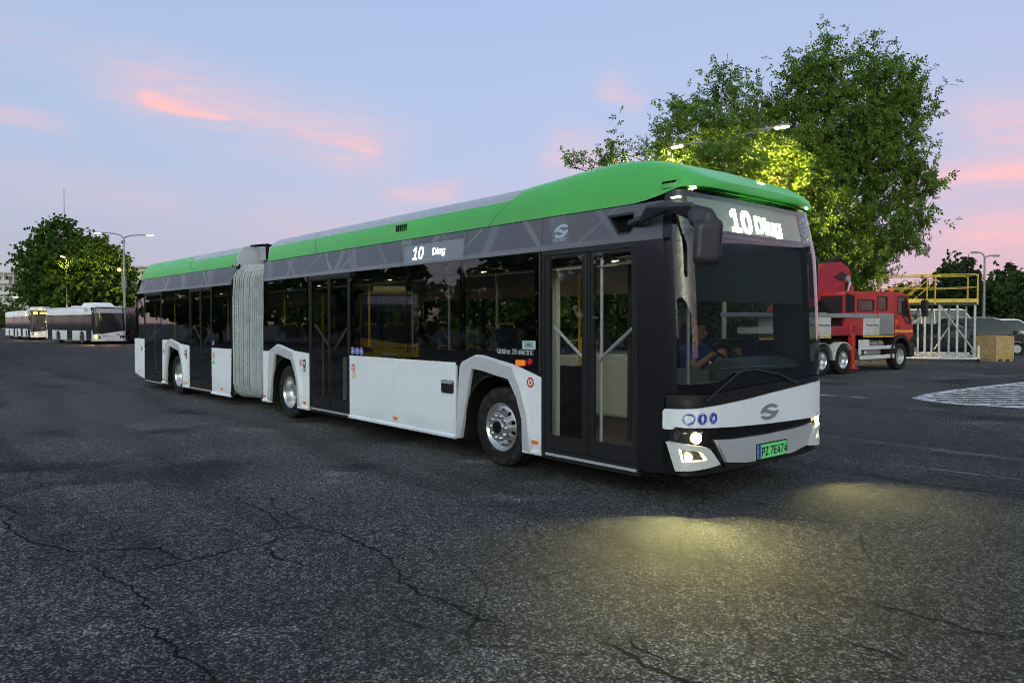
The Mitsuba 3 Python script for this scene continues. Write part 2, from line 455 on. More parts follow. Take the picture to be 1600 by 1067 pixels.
# fender shapes, x relative to the leading wheel's
FO = [(-0.82, .27), (-0.73, 1.17), (-0.70, 1.235), (-0.41, 1.335), (-0.25, 1.33), (0.02, 1.285), (0.34, 1.235), (0.46, 1.0), (0.59, .69), (0.64, .27)]
FM = [(-0.79, .27), (-0.70, 1.17), (-0.67, 1.215), (-0.40, 1.31), (-0.25, 1.305), (0.01, 1.262), (0.31, 1.205), (0.435, .99), (0.56, .685), (0.61, .27)]
FI = [(-0.70, .27), (-0.50, 1.10), (-0.48, 1.15), (-0.41, 1.156), (-0.25, 1.14), (0.0, 1.10), (0.22, 1.068), (0.37, .86), (0.46, .62), (0.475, .27)]


def fender(fn, wx):
    rows = [(FO, .006), (FM, .05), (FI, .035), (FI, -.028)]
    V, Fc, n = [], [], len(FO)
    for pts, d in rows:
        p = np.array(pts)
        V.append(fn(p[:, 0] + wx, p[:, 1], np.full(n, d)))
    for r in range(3):
        for i in range(n - 1):
            Fc.append([r * n + i, r * n + i + 1, (r + 1) * n + i + 1, (r + 1) * n + i])
    obj('wheel_arch_trim', (np.vstack(V), np.array(Fc)), 'm_flare', BUS, smooth=20)
    # black liner: half a drum round the wheel and a back wall
    th = np.radians(np.linspace(-25, 205, 30))
    c = np.c_[wx - .03 + .60 * np.cos(th), .50 + .60 * np.sin(th)]
    V = np.vstack([fn(c[:, 0], c[:, 1], np.full(30, d)) for d in (.0, -.75)])
    Fc = np.array([[i, i + 1, 31 + i, 30 + i] for i in range(29)])
    rimp = Polygon(ring_pts(wx - .03, .5, .605, -25, 205, 30) + [(wx - .66, .25), (wx - .6, 1.12), (wx - .40, 1.15), (wx + .3, 1.02), (wx + .5, .25)]).convex_hull
    face = Polygon([(wx + x, z) for x, z in FI]).buffer(.015).difference(Point(wx - .03, .5).buffer(.60)).difference(sbox(wx - .55, 0, wx + .5, .5))
    obj('wheel_arch_liner', [tm((V, Fc)), ex(face, -.03, -.01, fn), ex(sbox(wx - .74, .2, wx + .62, 1.2), -.80, -.76, fn)], 'm_matte', BUS, smooth=40)
    ring = Point(wx - .03, .5).buffer(.612).difference(Point(wx - .03, .5).buffer(.59)).intersection(sbox(wx - 1, .55, wx + 1, 2))
    obj('wheel_arch_lip', ex(ring, -.025, .004, fn), 'm_black', BUS)


def fender_mask(wx):
    return Polygon([(wx + x, z) for x, z in FO]).buffer(-.004)


def fender_fill(wx, xr, zr):
    """white panel between the arch trim and the next door"""
    return Polygon([(wx + .345, 1.232), (xr, zr), (xr, .262), (wx + .642, .262), (wx + .592, .69), (wx + .462, 1.0)])


def wheel(M, wx, kind, r=0.478, y0=0.035, parent=None, dark=False):
    parent = parent or BUS
    w = fresh(f'{parent}__wheel')
    tag(w)
    P = [(r - .19, .02), (r - .175, .0), (r - .10, -.004), (r - .05, .0), (r - .018, .014), (r - .004, .034), (r, .06), (r, .125), (r - .006, .13), (r, .135), (r, .20), (r - .006, .205), (r, .21), (r, .25), (r - .03, .29), (r - .19, .29)]
    m = tm(m3.Manifold.revolve(m3.CrossSection([np.array(P)[::-1]]), 48)) if False else trimesh.creation.revolve(np.array(P + [P[0]]), sections=48)

    def placed(q):
        q = tm(q)
        v = np.asarray(q.vertices)
        return trimesh.Trimesh(put(M, np.c_[wx + v[:, 0], y0 + v[:, 2], r + v[:, 1]]), q.faces, process=False)
    obj('tyre', placed(m), 'm_rubber', w, smooth=35)
    if kind == 'front':     # domed disc: hand holes round the dish, nuts and a hub
        D = np.array([(.0, -.050), (.085, -.050), (.095, -.045), (.10, -.034), (.165, -.034), (.172, -.030), (.185, .0), (.215, .052), (.245, .062), (.262, .05), (.276, .03), (.288, .016), (.297, .016), (.297, .05), (.27, .09), (.20, .08), (.165, .0), (.0, .0)])
    else:                   # deep dish of the driven axles
        D = np.array([(.0, .10), (.075, .10), (.085, .105), (.09, .145), (.17, .145), (.20, .155), (.225, .16), (.250, .12), (.262, .06), (.276, .03), (.288, .016), (.297, .016), (.297, .2), (.0, .2)])
    disc = m3.Manifold.revolve(m3.CrossSection([np.maximum(D, [0, -9])], m3.FillRule.EvenOdd), 64)
    rr, zz, hr = (.203, .03, .024) if kind == 'front' else (.205, .16, .022)
    for k in range(10):
        a = 2 * math.pi * (k + .5) / 10
        disc -= m3.Manifold.cylinder(.14, hr, hr, 14).translate([rr * math.cos(a), rr * math.sin(a), zz - .07])
    obj('rim', placed(disc), 'm_alloy' if not dark else 'm_steel', w, smooth=30)
    nz = -.034 if kind == 'front' else .145
    nuts = [m3.Manifold.cylinder(.026, .0165, .0145, 6).translate([.137 * math.cos(2 * math.pi * k / 10), .137 * math.sin(2 * math.pi * k / 10), nz - .026]) for k in range(10)]
    obj('wheel_nut', placed([tm(q) for q in nuts]), 'm_chrome', w, kind='stuff')
    cap = trimesh.creation.cylinder(radius=.075, height=.02, sections=28)
    cap.apply_translation([0, 0, nz - .012])
    obj('hub_cap', placed(cap), 'm_matte' if kind == 'front' else 'm_steel', w)
    back = trimesh.creation.cylinder(radius=.285, height=.01, sections=28)
    back.apply_translation([0, 0, .21])
    obj('brake_drum', placed(back), 'm_matte', w)
    return w


# wheels
WXF, WXM, WXR = -2.70, -8.66, -14.78
for M, wx, kind in ((MF, WXF, 'front'), (MF, WXM, 'rear'), (MR, WXR, 'rear')):
    wheel(M, wx, kind)
    Mfar = M.copy()
    wf = fresh(f'{BUS}__wheel')
    t = trimesh.creation.cylinder(radius=.478, height=.28, sections=40)
    v = np.asarray(t.vertices)
    obj('tyre', trimesh.Trimesh(put(M, np.c_[wx + v[:, 0], 2.36 + v[:, 2], .478 + v[:, 1]]), t.faces, process=False), 'm_rubber', wf)
for fn, wx in ((fs, WXF), (fs, WXM), (rs, WXR)):
    fender(fn, wx)

# ---- near side, lower white panels
for fn, poly in ((fs, sbox(-6.325, .275, -5.072, 1.218)), (fs, sbox(-5.060, .275, -3.535, 1.218)),
                 (fs, fender_fill(WXF, -1.938, 1.115)), (fs, fender_fill(WXM, -7.755, 1.203)),
                 (fs, Polygon([(-9.735, .25), (-9.735, 1.19), (WXM - .715, 1.197), (WXM - .735, 1.15), (WXM - .825, .26)])),
                 (rs, fender_fill(WXR, -13.885, 1.20)), (rs, Polygon([(-15.83, .235), (-15.79, 1.31), (WXR - .42, 1.31), (WXR - .715, 1.21), (WXR - .735, 1.15), (WXR - .825, .235)])),
                 (rs, sbox(-12.465, .205, -11.405, 1.185)), (rs, Polygon([(-18.16, .37), (-17.31, .24), (-17.285, 1.31), (-18.14, 1.31)]))):
    if fn is rs:
        poly = poly.difference(fender_mask(WXR))
    else:
        poly = poly.difference(fender_mask(WXF)).difference(fender_mask(WXM))
    obj('side_panel', ex(poly, -.02, .010, fn), 'm_white', BUS)
for fn, x0, x1, z in ((fs, -6.325, -3.52, .275), (fs, -2.225, -1.938, .275), (fs, -8.18, -7.757, .265), (fs, -9.735, -9.37, .265), (rs, -14.30, -13.885, .245), (rs, -15.83, -15.5, .245), (rs, -12.465, -11.405, .215)):
    prof = np.array([(-.02, -.035), (.028, -.035), (.038, -.02), (.036, .0), (.018, .018), (-.02, .018)])
    V = np.vstack([fn(np.full(6, x), z + prof[:, 1], prof[:, 0]) for x in (x0, x1)])
    Fc = [[i, (i + 1) % 6, 6 + (i + 1) % 6, 6 + i] for i in range(6)] + [[0, 1, 2, 3], [0, 3, 4, 5], [6, 9, 8, 7], [6, 11, 10, 9]]
    obj('skirt_rail', (V, np.array(Fc)), 'm_white', BUS, smooth=40)

# ---- near side, window band
DOOR = {'front': (-1.93, -.565, .30), 'mid': (-7.745, -6.335, .30), 'd4': (-13.835, -12.475, .255), 'd3': (-17.275, -15.865, .225)}


def band(fn, x0, x1, holes, z0=1.19, cut=()):
    p = sbox(x0, z0, x1, 2.515)
    for a, b in holes:
        p = p.difference(rrect(a, b, 1.37, 2.40, .05))
    for c in cut:
        p = p.difference(c)
    return p


bays_f = [(-9.70, -7.765, [(-9.56, -7.86)]), (-6.315, -4.66, [(-6.26, -4.70)]), (-4.655, -3.41, [(-4.60, -3.45)]), (-3.405, -1.945, [(-3.36, -2.05)])]
bays_r = [(-18.10, -17.295, [(-17.98, -17.35)]), (-15.845, -13.85, [(-15.74, -13.95)]), (-12.46, -11.41, [(-12.40, -11.50)])]
low = unary_union([fender_mask(WXF), fender_mask(WXM), fender_mask(WXF - .0), fender_fill(WXF, -1.938, 1.115), sbox(-9.8, 0, -9.3, 1.19)])
lowr = unary_union([fender_mask(WXR), Polygon([(-15.83, .2), (-15.79, 1.31), (WXR - .42, 1.31), (WXR - .6, .2)]), sbox(-18.3, 0, -17.28, 1.31)])
for fn, bays, cut in ((fs, bays_f, low), (rs, bays_r, lowr)):
    for x0, x1, holes in bays:
        z0 = 1.19 if x1 != -1.945 else 1.10
        w = obj('window_frame', ex(band(fn, x0, x1, holes, z0, [cut]), -.02, .0, fn), 'm_gloss', BUS)
        obj('window', ex(sbox(x0 + .004, max(z0, 1.19), x1 - .004, 2.51).difference(cut), 0.0, .006, fn, sheet=True), 'm_tint', BUS, smooth=False)

# ---- doors
for nm, fn, gls in (('front', fs, [(-1.80, -1.325, .49), (-1.145, -.62, .50)]), ('mid', fs, [(-7.64, -7.08, .50), (-6.97, -6.44, .50)]),
                    ('d4', rs, [(-13.73, -13.19, .46), (-13.10, -12.57, .46)]), ('d3', rs, [(-17.17, -15.98, .44)])):
    x0, x1, zb = DOOR[nm]
    xm = [x0 + .01] + ([(gls[0][1] + gls[1][0]) / 2] if len(gls) == 2 else []) + [x1 - .01]
    for (a, b, gz), l, r in zip(gls, xm[:-1], xm[1:]):
        dk = fresh(f'{BUS}__door')
        tag(dk)
        leaf = sbox(l + .006, zb + .035, r - .006, 2.46).difference(rrect(a, b, gz, 2.42, .03))
        obj('door_frame', ex(leaf, -.035, -.008, fn), 'm_black', dk)
        obj('door_glass', ex(sbox(a - .02, gz - .02, b + .02, 2.44), -.006, -.004, fn, sheet=True), 'm_door_glass' if nm == 'front' else 'm_tint', dk, smooth=False)
        obj('rubber_edge', ex(unary_union([sbox(l + .006, zb + .035, l + .03, 2.46), sbox(r - .03, zb + .035, r - .006, 2.46)]), -.008, .004, fn), 'm_black', dk)
        # grab rail across the pane
        s = 1 if (nm in ('front', 'mid', 'd4') and a == gls[0][0]) else -1
        xa, xb = (a + .01, b - .0) if s > 0 else (b - .02, a + .02)
        obj('grab_rail', tube([fn(xa, gz + 1.19, -.06), fn(xb, gz + .84 if nm == 'front' else gz + .80, -.06)], .019), 'm_rail', dk)
    fr = sbox(x0 - .02, zb - .02, x1 + .02, 2.515).difference(sbox(x0 + .012, zb + .03, x1 - .012, 2.465))
    obj('door_surround', ex(fr, -.04, .003, fn), 'm_black', BUS)
    obj('door_sill', ex(sbox(x0 + .07, zb - .035, x1 - .01, zb - .010), -.02, .018, fn), 'm_rail', BUS)
    obj('door_threshold', ex(sbox(x0 - .015, zb - .08, x1 + .015, zb - .012), -.05, -.004, fn), 'm_black', BUS)
# grey upright between the last window and the front door
obj('door_post', F(rod([-1.955, -.012, 1.15], [-1.955, -.012, 2.5], .012)), 'm_black', BUS)

# ---- cantrail, pale criss-cross streaks are reflections painted into its colour


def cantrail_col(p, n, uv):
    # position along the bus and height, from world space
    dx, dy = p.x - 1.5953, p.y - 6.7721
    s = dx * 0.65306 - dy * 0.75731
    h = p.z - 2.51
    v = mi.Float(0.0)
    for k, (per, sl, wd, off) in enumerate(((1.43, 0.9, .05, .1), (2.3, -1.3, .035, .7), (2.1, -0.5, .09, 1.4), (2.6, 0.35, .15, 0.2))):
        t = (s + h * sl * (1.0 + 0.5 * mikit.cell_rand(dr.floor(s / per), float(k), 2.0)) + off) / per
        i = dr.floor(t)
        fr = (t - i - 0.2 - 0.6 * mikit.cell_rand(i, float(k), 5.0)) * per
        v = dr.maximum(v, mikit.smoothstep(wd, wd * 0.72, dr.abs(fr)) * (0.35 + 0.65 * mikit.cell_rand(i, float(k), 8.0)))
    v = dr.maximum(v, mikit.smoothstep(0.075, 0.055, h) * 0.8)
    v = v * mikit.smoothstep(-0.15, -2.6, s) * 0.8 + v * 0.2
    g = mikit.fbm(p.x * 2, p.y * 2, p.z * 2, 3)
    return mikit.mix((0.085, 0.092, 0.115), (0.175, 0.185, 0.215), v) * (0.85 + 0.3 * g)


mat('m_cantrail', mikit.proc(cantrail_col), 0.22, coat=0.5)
hole = Polygon([(-.99, 2.81), (-.80, 2.60), (-.62, 2.60), (-.58, 2.64), (-.57, 2.81)])
cant_f = sbox(-9.735, 2.518, -.20, 2.885)
cuts = [-9.735, -8.21, -6.33, -4.85, -3.35, -1.95, -.20]
for a, b in zip(cuts[:-1], cuts[1:]):
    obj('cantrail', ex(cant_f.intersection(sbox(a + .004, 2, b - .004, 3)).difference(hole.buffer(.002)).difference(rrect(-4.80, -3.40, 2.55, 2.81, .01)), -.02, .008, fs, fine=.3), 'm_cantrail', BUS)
obj('mirror_recess', ex(hole, -.14, -.10, fs), 'm_matte', BUS)
obj('recess_rim', ex(hole.difference(hole.buffer(-.02)), -.12, .004, fs), 'm_black', BUS)
cant_r = Polygon([(-17.94, 2.518), (-17.63, 2.885), (-11.20, 2.885), (-11.41, 2.518)])
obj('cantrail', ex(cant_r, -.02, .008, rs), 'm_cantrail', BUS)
for z in (2.66, 2.60):
    obj('marker_lamp', ex(rrect(-17.83 + (2.66 - z) * -.6, -17.79 + (2.66 - z) * -.6, z - .02, z + .02, .015), .004, .02, rs), 'm_matte', BUS)
for fn, x0, x1 in ((fs, -9.73, -.25), (rs, -17.7, -11.2)):
    obj('roof_gutter', ex(sbox(x0, 2.80, x1, 2.935), -.07, -.045, fn, fine=.5), 'm_matte', BUS)

# side destination display
sd = obj('side_display', ex(rrect(-4.80, -3.40, 2.55, 2.81, .01), -.03, -.012, fs), 'm_display_side', BUS)
mat('m_display_side', (0.17, 0.20, 0.24), 0.5)
obj('display_pane', ex(rrect(-4.80, -3.40, 2.55, 2.81, .01), .0, .004, fs, sheet=True), 'm_lens', sd, smooth=False)
WHITE = (1.0, 0.97, 0.86)
obj('led_number', text_on('10', .165, fs, -4.60, 2.598, -.011, True, squeeze=.95), 'm_ink', sd, emitter=lamp(WHITE, .45))
obj('led_text', text_on('Dług', .088, fs, -4.12, 2.632, -.011, True, squeeze=1.12), 'm_ink', sd, emitter=lamp(WHITE, .45))


def emblem(s=1.0):
    """oval badge: two hooked arcs joined by a slanting bar, width about 0.23 * s"""
    o = affinity.scale(Point(0, 0).buffer(1, quad_segs=12), .116, .078)
    i = affinity.scale(Point(0, 0).buffer(1, quad_segs=12), .082, .044)
    bar = LineString([(-.085, .035), (-.03, .02), (.03, -.02), (.085, -.035)]).buffer(.017, cap_style='flat')
    cut1 = Polygon([(.05, .002), (.16, -.035), (.16, .012), (.07, .018)])
    cut2 = affinity.rotate(cut1, 180, origin=(0, 0))
    g = unary_union([o.difference(i), bar.intersection(o)]).difference(cut1).difference(cut2)
    return affinity.scale(affinity.rotate(g, 12, origin=(0, 0)), s, s, origin=(0, 0))


def at(g, u, z):
    return affinity.translate(g, u, z)


obj('maker_badge', ex(at(emblem(.95), -1.65, 2.715), .008, .012, fs), 'm_text_dim', BUS)
obj('badge_lettering', text_on('SOLARIS', .034, fs, -1.765, 2.605, .008), 'm_text_dim', BUS)

# ---- front fascia
C = AT / 2
mir = lambda pts: [(2.935 - a, z) for a, z in reversed(pts)]
corner = Polygon([(-.315, .285), (-.315, 2.515), (-.02, 2.53), (.075, 2.53), (.085, 1.16), (.02, 1.05), (-.005, .90), (-.005, .30)])
obj('front_corner', ex(corner, -.03, -.004, fw, fine=.12), 'm_black', BUS)
obj('front_corner', ex(Polygon([(AT - a, z) for a, z in list(corner.exterior.coords)[:-1]][::-1]), -.03, -.004, fw, fine=.12), 'm_black', BUS)
low_black = Polygon([(-.26, .285), (.12, .30), (AT - .12, .30), (AT + .26, .285), (AT + .26, 1.15), (-.26, 1.15)])
_cut = unary_union([Polygon(q) for p_ in ([(.0, .712), (.093, .72), (.14, .745), (.44, .725), (.478, .69), (.425, .585), (.272, .607), (.036, .618)], [(.171, .555), (.359, .533), (.40, .51), (.457, .444), (.272, .440), (.205, .432)]) for q in (p_, mir(p_))])
obj('front_shell', ex(low_black.difference(_cut.buffer(.012)), -.06, -.03, fw, fine=.12), 'm_gloss', BUS)
white = Polygon([(-.002, .77), (.0, .735), (.026, .722), (.093, .729), (.137, .757), (.406, .748), (.863, .725), (1.5, .703), (2.2, .690), (2.6, .690), (2.93, .705), (2.99, .74), (3.0, 1.03), (2.985, 1.06), (2.90, 1.075), (2.40, 1.068), (1.986, 1.041), (1.563, 1.012), (1.10, .975), (.41, .935), (.388, .932), (.021, .917), (.0, .895)])
obj('front_panel', ex(white, -.02, .014, fw, fine=.09), 'm_white', BUS, smooth=40)
brow = Polygon([(.03, 1.05), (.49, 1.055), (1.0, 1.09), (1.55, 1.115), (2.4, 1.14), (2.97, 1.13), (2.97, 1.075), (2.40, 1.08), (1.986, 1.053), (1.563, 1.024), (1.10, .987), (.41, .947), (.03, .93)])
obj('wiper_cowl', ex(brow, -.04, .004, fw, fine=.09), 'm_black', BUS, smooth=40)
ctr = [(.576, .621), (.864, .60), (1.5, .590), (AT - .864, .60), (AT - .576, .621), (AT - .74, .40), (1.95, .355), (1.5, .345), (1.05, .355), (.74, .395)]
obj('bumper', ex(Polygon(ctr), -.03, .012, fw, fine=.09), 'm_bumper', BUS, smooth=40)
obj('bumper_lip', ex(Polygon([(.70, .40), (.76, .33), (1.5, .30), (AT - .76, .33), (AT - .70, .40), (1.95, .352), (1.5, .342), (1.05, .352)]), -.03, -.005, fw, fine=.09), 'm_black', BUS)
grille = Polygon([(.47, .731), (.86, .713), (1.5, .691), (2.2, .68), (2.6, .68), (AT - .47, .71), (AT - .45, .66), (AT - .576, .633), (1.5, .602), (.576, .633), (.46, .66)])
obj('front_grille', ex(grille, -.03, -.012, fw, fine=.1), 'm_gloss', BUS)
for m_, side in ((lambda p: p, 0), (mir, 1)):
    fo = [(.036, .608), (.272, .597), (.425, .572), (.488, .543), (.63, .389), (.518, .374), (.143, .345), (.061, .555)]
    fi = [(.171, .555), (.359, .533), (.40, .51), (.457, .444), (.272, .440), (.205, .432)]
    fk = obj('fog_lamp_frame', ex(Polygon(m_(fo)).difference(Polygon(m_(fi))), -.05, .016, fw, fine=.06), 'm_lampframe', BUS, smooth=40)
    obj('fog_lamp_well', ex(Polygon(m_(fi)).buffer(.01), -.07, -.06, fw, fine=.08), 'm_black', fk)
    hk = fresh(f'{BUS}__headlight')
    tag(hk)
    hp = [(.0, .712), (.093, .72), (.14, .745), (.44, .725), (.478, .69), (.425, .585), (.272, .607), (.036, .618)]
    obj('headlight_well', ex(Polygon(m_(hp)), -.055, -.045, fw, fine=.08), 'm_black', hk)
    obj('headlight_lens', ex(Polygon(m_(hp)), .010, .016, fw, fine=.06, sheet=True), 'm_lens', hk, smooth=True)

    def disc(a, z, r, d0, d1):
        return ex(Polygon(m_(ring_pts(a, z, r, 0, 354, 24))), d0, d1, fw)
    obj('reflector', ex(Polygon(m_(ring_pts(.34, .655, .066, 0, 354, 24))).difference(Polygon(m_(ring_pts(.34, .655, .052, 0, 354, 24)))), -.046, -.012, fw), 'm_chrome', hk)
    obj('lamp_bulb', disc(.34, .655, .052, -.03, .004), 'm_ink', hk, emitter=lamp((1.0, .80, .26), 2.2))
    obj('side_reflector', disc(.13, .675, .036, -.046, -.02), 'm_chrome', hk)
    if side == 0:
        obj('day_lamp', ex(Polygon(m_([(.20, .70), (.44, .70), (.43, .69), (.20, .69)])), -.045, -.035, fw), 'm_chrome', hk)
    obj('fog_lamp', disc(.262, .478, .038, -.055, -.012), 'm_ink', fk, emitter=lamp((1.0, .90, .42), 4.5 if side == 0 else .3))
    for (sa, sz), (cf, cr_, cd), inten, cut_ in ((((.34, .655), (.80, .38, -.30), 2.6, 50.0), ((.262, .478), (.40, .90, -.24), 4.6, 50.0)) if side == 0 else (((.34, .655), (.80, .45, -.30), 2.4, 50.0),)):
        p_ = fw(*np.array(m_([(sa, sz)])[0] + (.05,)))
        d_ = np.r_[FWD * cf - LEFT * cr_, cd]
        scene[fresh('headlight_beam')] = {'type': 'spot', 'intensity': rgb([v * inten for v in (1.0, .90, .34)]), 'cutoff_angle': cut_, 'beam_width': 2.0, 'to_world': T().look_at(origin=p_.tolist(), target=(p_ + d_).tolist(), up=[0, 0, 1])}
    if side == 1:
        obj('day_lamp', disc(.20, .69, .030, -.03, .004), 'm_ink', hk, emitter=lamp((1.0, .92, .55), 2.5))
# number plate
pk = obj('number_plate', ex(rrect(1.245, 1.80, .362, .502, .012), .016, .024, fw, fine=.1), 'm_plate', BUS)
obj('plate_holder', ex(rrect(1.225, 1.82, .345, .515, .012), .010, .0158, fw, fine=.1), 'm_gloss', pk)
obj('country_band', ex(rrect(1.245, 1.292, .362, .502, .01), .0242, .0262, fw), 'm_blue', pk)
obj('plate_lettering', text_on('PZ 7E474', .083, fw, 1.305, .39, .0244, True, squeeze=.93), 'm_ink', pk)
obj('maker_badge', ex(at(affinity.scale(emblem(1.0), 1.5, 1.0, origin=(0, 0)), 1.46, .825), .015, .022, fw), 'm_emblem', BUS)

# pictogram discs: wheelchair, person, pram


def glyph(k):
    if k == 0:
        return unary_union([Point(.0, .030).buffer(.0075), LineString([(.0, .02), (.001, .0), (.018, .0), (.026, -.022)]).buffer(.0045), LineString([(.001, .010), (.014, .010)]).buffer(.0035),
                            Point(-.002, -.012).buffer(.019).difference(Point(-.002, -.012).buffer(.013)).difference(sbox(.0, -.006, .03, .02))])
    if k == 1:
        return unary_union([Point(0, .032).buffer(.008), sbox(-.013, -.002, .013, .022), sbox(-.009, -.036, -.001, .0), sbox(.001, -.036, .009, .0), sbox(-.018, -.004, -.0145, .02), sbox(.0145, -.004, .018, .02)])
    return unary_union([Point(0, .006).buffer(.022).intersection(sbox(-.03, -.03, .03, .006)), Polygon([(0, .008), (.022, .008), (.014, .024), (0, .028)]), Point(-.012, -.026).buffer(.007), Point(.012, -.026).buffer(.007), LineString([(-.022, .006), (-.032, .018)]).buffer(.003)])


def pictogram(fn, u, z, k, s=1.0, d=.015, name='accessibility_sign'):
    q = obj(name, ex(at(Point(0, 0).buffer(.05 * s), u, z), d, d + .002, fn), 'm_blue', BUS)
    gl = unary_union([affinity.scale(glyph(k), s * .82, s * .82, origin=(0, 0)), Point(0, 0).buffer(.047 * s).difference(Point(0, 0).buffer(.043 * s))])
    obj('pictogram', ex(at(gl, u, z), d + .0022, d + .0038, fn), 'm_plain_white', q)


mat('m_plain_white', (0.75, 0.76, 0.80), 0.5)
for k, a in enumerate((.262, .390, .524)):
    pictogram(fw, a, .832, k, 1.15, .0145)
for k, x in enumerate((-6.223, -6.087, -5.954)):
    pictogram(fs, x, 1.293, k, 1.15, .0065)
pictogram(rs, -12.366, 1.291, 0, 1.1, .0065)


def sticker(fn, u, z, r, ring, fill, name='round_sticker'):
    q = obj(name, ex(at(Point(0, 0).buffer(r), u, z), .011, .0125, fn), ring, BUS)
    obj('sticker_centre', ex(at(Point(0, 0).buffer(r * .66), u, z), .0127, .0137, fn), fill, q)
    obj('sticker_mark', ex(at(unary_union([sbox(-r * .25, -r * .35, r * .25, r * .1), LineString([(-r * .16, r * .1), (-r * .16, r * .35), (r * .16, r * .35)]).buffer(r * .07)]), u, z), .0139, .0145, fn), ring, q)


for fn, u, z in ((fs, -2.112, 1.050), (fs, -6.203, 1.032), (fs, -8.07, 1.033), (rs, -12.354, 1.018), (rs, -14.175, 1.008), (rs, -15.706, 1.015)):
    sticker(fn, u, z, .058, 'm_red', 'm_plain_white')
sticker(fs, -6.195, .914, .056, 'm_sticker_yellow', 'm_plain_white')
sticker(rs, -12.354, .871, .056, 'm_sticker_green', 'm_sticker_green')
for fn, u in ((fs, -7.928), (rs, -14.06)):
    q = obj('ticket_sign', ex(rrect(u - .05, u + .05, .955, 1.095, .02), .011, .013, fn), 'm_ink', BUS)
    obj('sign_symbol', ex(unary_union([sbox(u - .02, 1.0, u + .028, 1.06), Point(u - .02, 1.03).buffer(.02)]), .0132, .0142, fn), 'm_plain_white', q)
    obj('sign_lettering', text_on('BILET', .026, fn, u - .042, .922, .011, True), 'm_ink', q)
    obj('sign_lettering', text_on('KARTA', .026, fn, u - .048, .885, .011, True), 'm_ink', q)
obj('maker_sticker', ex(rrect(-17.58, -17.45, .98, 1.09, .01), .011, .013, rs), 'm_emblem', BUS)
# side markers and the front turn lamp
for fn, u, z in ((fs, -4.973, .366), (fs, -2.025, .381), (fs, -7.921, .349), (fs, -9.653, .338), (rs, -11.876, .317), (rs, -14.112, .328), (rs, -15.731, .316), (rs, -17.719, .434)):
    obj('side_marker', ex(rrect(u - .052, u + .052, z - .018, z + .018, .008), .011, .026, fn), 'm_orange', BUS)
obj('turn_lamp', ex(rrect(-2.35, -2.20, 1.232, 1.298, .018), .007, .03, fs), 'm_orange', BUS, emitter=lamp((1.0, .22, .01), .035))
obj('door_button', ex(at(Point(0, 0).buffer(.035), -2.118, 1.285), .007, .02, fs), 'm_red', BUS)
st = obj('approval_sticker', ex(rrect(-2.252, -2.03, 1.425, 1.522, .006), .007, .009, fs), 'm_sticker', BUS)
obj('sticker_lettering', [text_on('ENAU', .034, fs, -2.205, 1.458, .0092, True), ex(unary_union([sbox(-2.22, 1.50, -2.06, 1.506), sbox(-2.22, 1.443, -2.06, 1.449)]), .0092, .0102, fs)], 'm_ink', st)
obj('model_lettering', text_on('Urbino 18 electric', .062, fs, -2.70, 1.360, .0075, False, squeeze=.88), 'm_text', BUS)
cf = obj('charging_flap', ex(rrect(-3.835, -3.575, .815, .985, .03), .010, .026, fs), 'm_black', BUS)
obj('flap_lip', ex(rrect(-3.83, -3.58, .94, .98, .015), .026, .036, fs), 'm_silver', cf)

# ---- windscreen
scr_out = Polygon([(.0, 1.13), (.04, 1.06), (.49, 1.065), (1.0, 1.098), (1.55, 1.123), (2.4, 1.148), (2.96, 1.138), (3.0, 1.2), (3.0, 2.98), (1.5, 2.995), (.10, 2.985), (.06, 2.96), (.06, 2.5)])
view = Polygon([(.115, 1.145), (.36, 1.148), (.645, 1.166), (.75, 1.20), (.865, 1.238), (1.184, 1.246), (1.68, 1.253), (2.2, 1.26), (2.84, 1.265), (2.88, 1.32), (2.87, 2.52), (2.82, 2.565), (.28, 2.565), (.19, 2.5), (.16, 2.2), (.12, 1.6)])
dview = rrect(.17, 2.90, 2.605, 2.945, .03)
obj('windscreen_frame', ex(scr_out.difference(view).difference(dview), -.02, .003, fw, fine=.10), 'm_matte', BUS, smooth=40)


def grid_sheet(a0, a1, lo, hi, d, na=110, nz=26):
    A = np.linspace(a0, a1, na)
    zl, zh = np.interp(A, *np.array(lo).T), np.interp(A, *np.array(hi).T)
    Zg = zl[:, None] + (zh - zl)[:, None] * np.linspace(0, 1, nz)
    V = fw(np.repeat(A, nz), Zg.ravel(), np.full(na * nz, d))
    return V, np.array([[i * nz + j, (i + 1) * nz + j, (i + 1) * nz + j + 1, i * nz + j + 1] for i in range(na - 1) for j in range(nz - 1)])


for a0, a1 in ((-.313, .150), (AT - .03, AT + .256)):
    obj('corner_skin', grid_sheet(a0, a1, [(-.32, .29), (-.005, .30), (.0, .92), (.03, 1.06), (.09, 1.075), (.2, 1.075), (AT - .09, 1.14), (AT, 1.06), (AT + .02, .3), (AT + .3, .29)], [(-.32, 2.512), (-.02, 2.53), (.03, 2.60), (.06, 2.96), (.16, 2.985), (.2, 2.985), (AT - .2, 2.53), (AT + .3, 2.515)], .004, 30, 24), 'm_satin', BUS, smooth=True)
obj('windscreen', grid_sheet(.154, 2.996, [(.04, 1.072), (.49, 1.07), (1.0, 1.102), (1.55, 1.127), (2.4, 1.152), (2.96, 1.145), (3.0, 1.2)], [(0, 2.98), (1.5, 2.99), (3.0, 2.975)], .010), 'm_glass', BUS, smooth=True)
fd = obj('front_display', ex(sbox(.12, 2.58, 2.95, 2.97), -.13, -.11, fw, fine=.1), 'm_display', BUS)
mat('m_display', (0.10, 0.13, 0.085), 0.4)
obj('display_glow_panel', ex(rrect(.45, 2.6, 2.615, 2.93, .01), -.109, -.105, fw, fine=.1), 'm_display', fd, emitter=lamp((.80, 1.0, .68), .024))
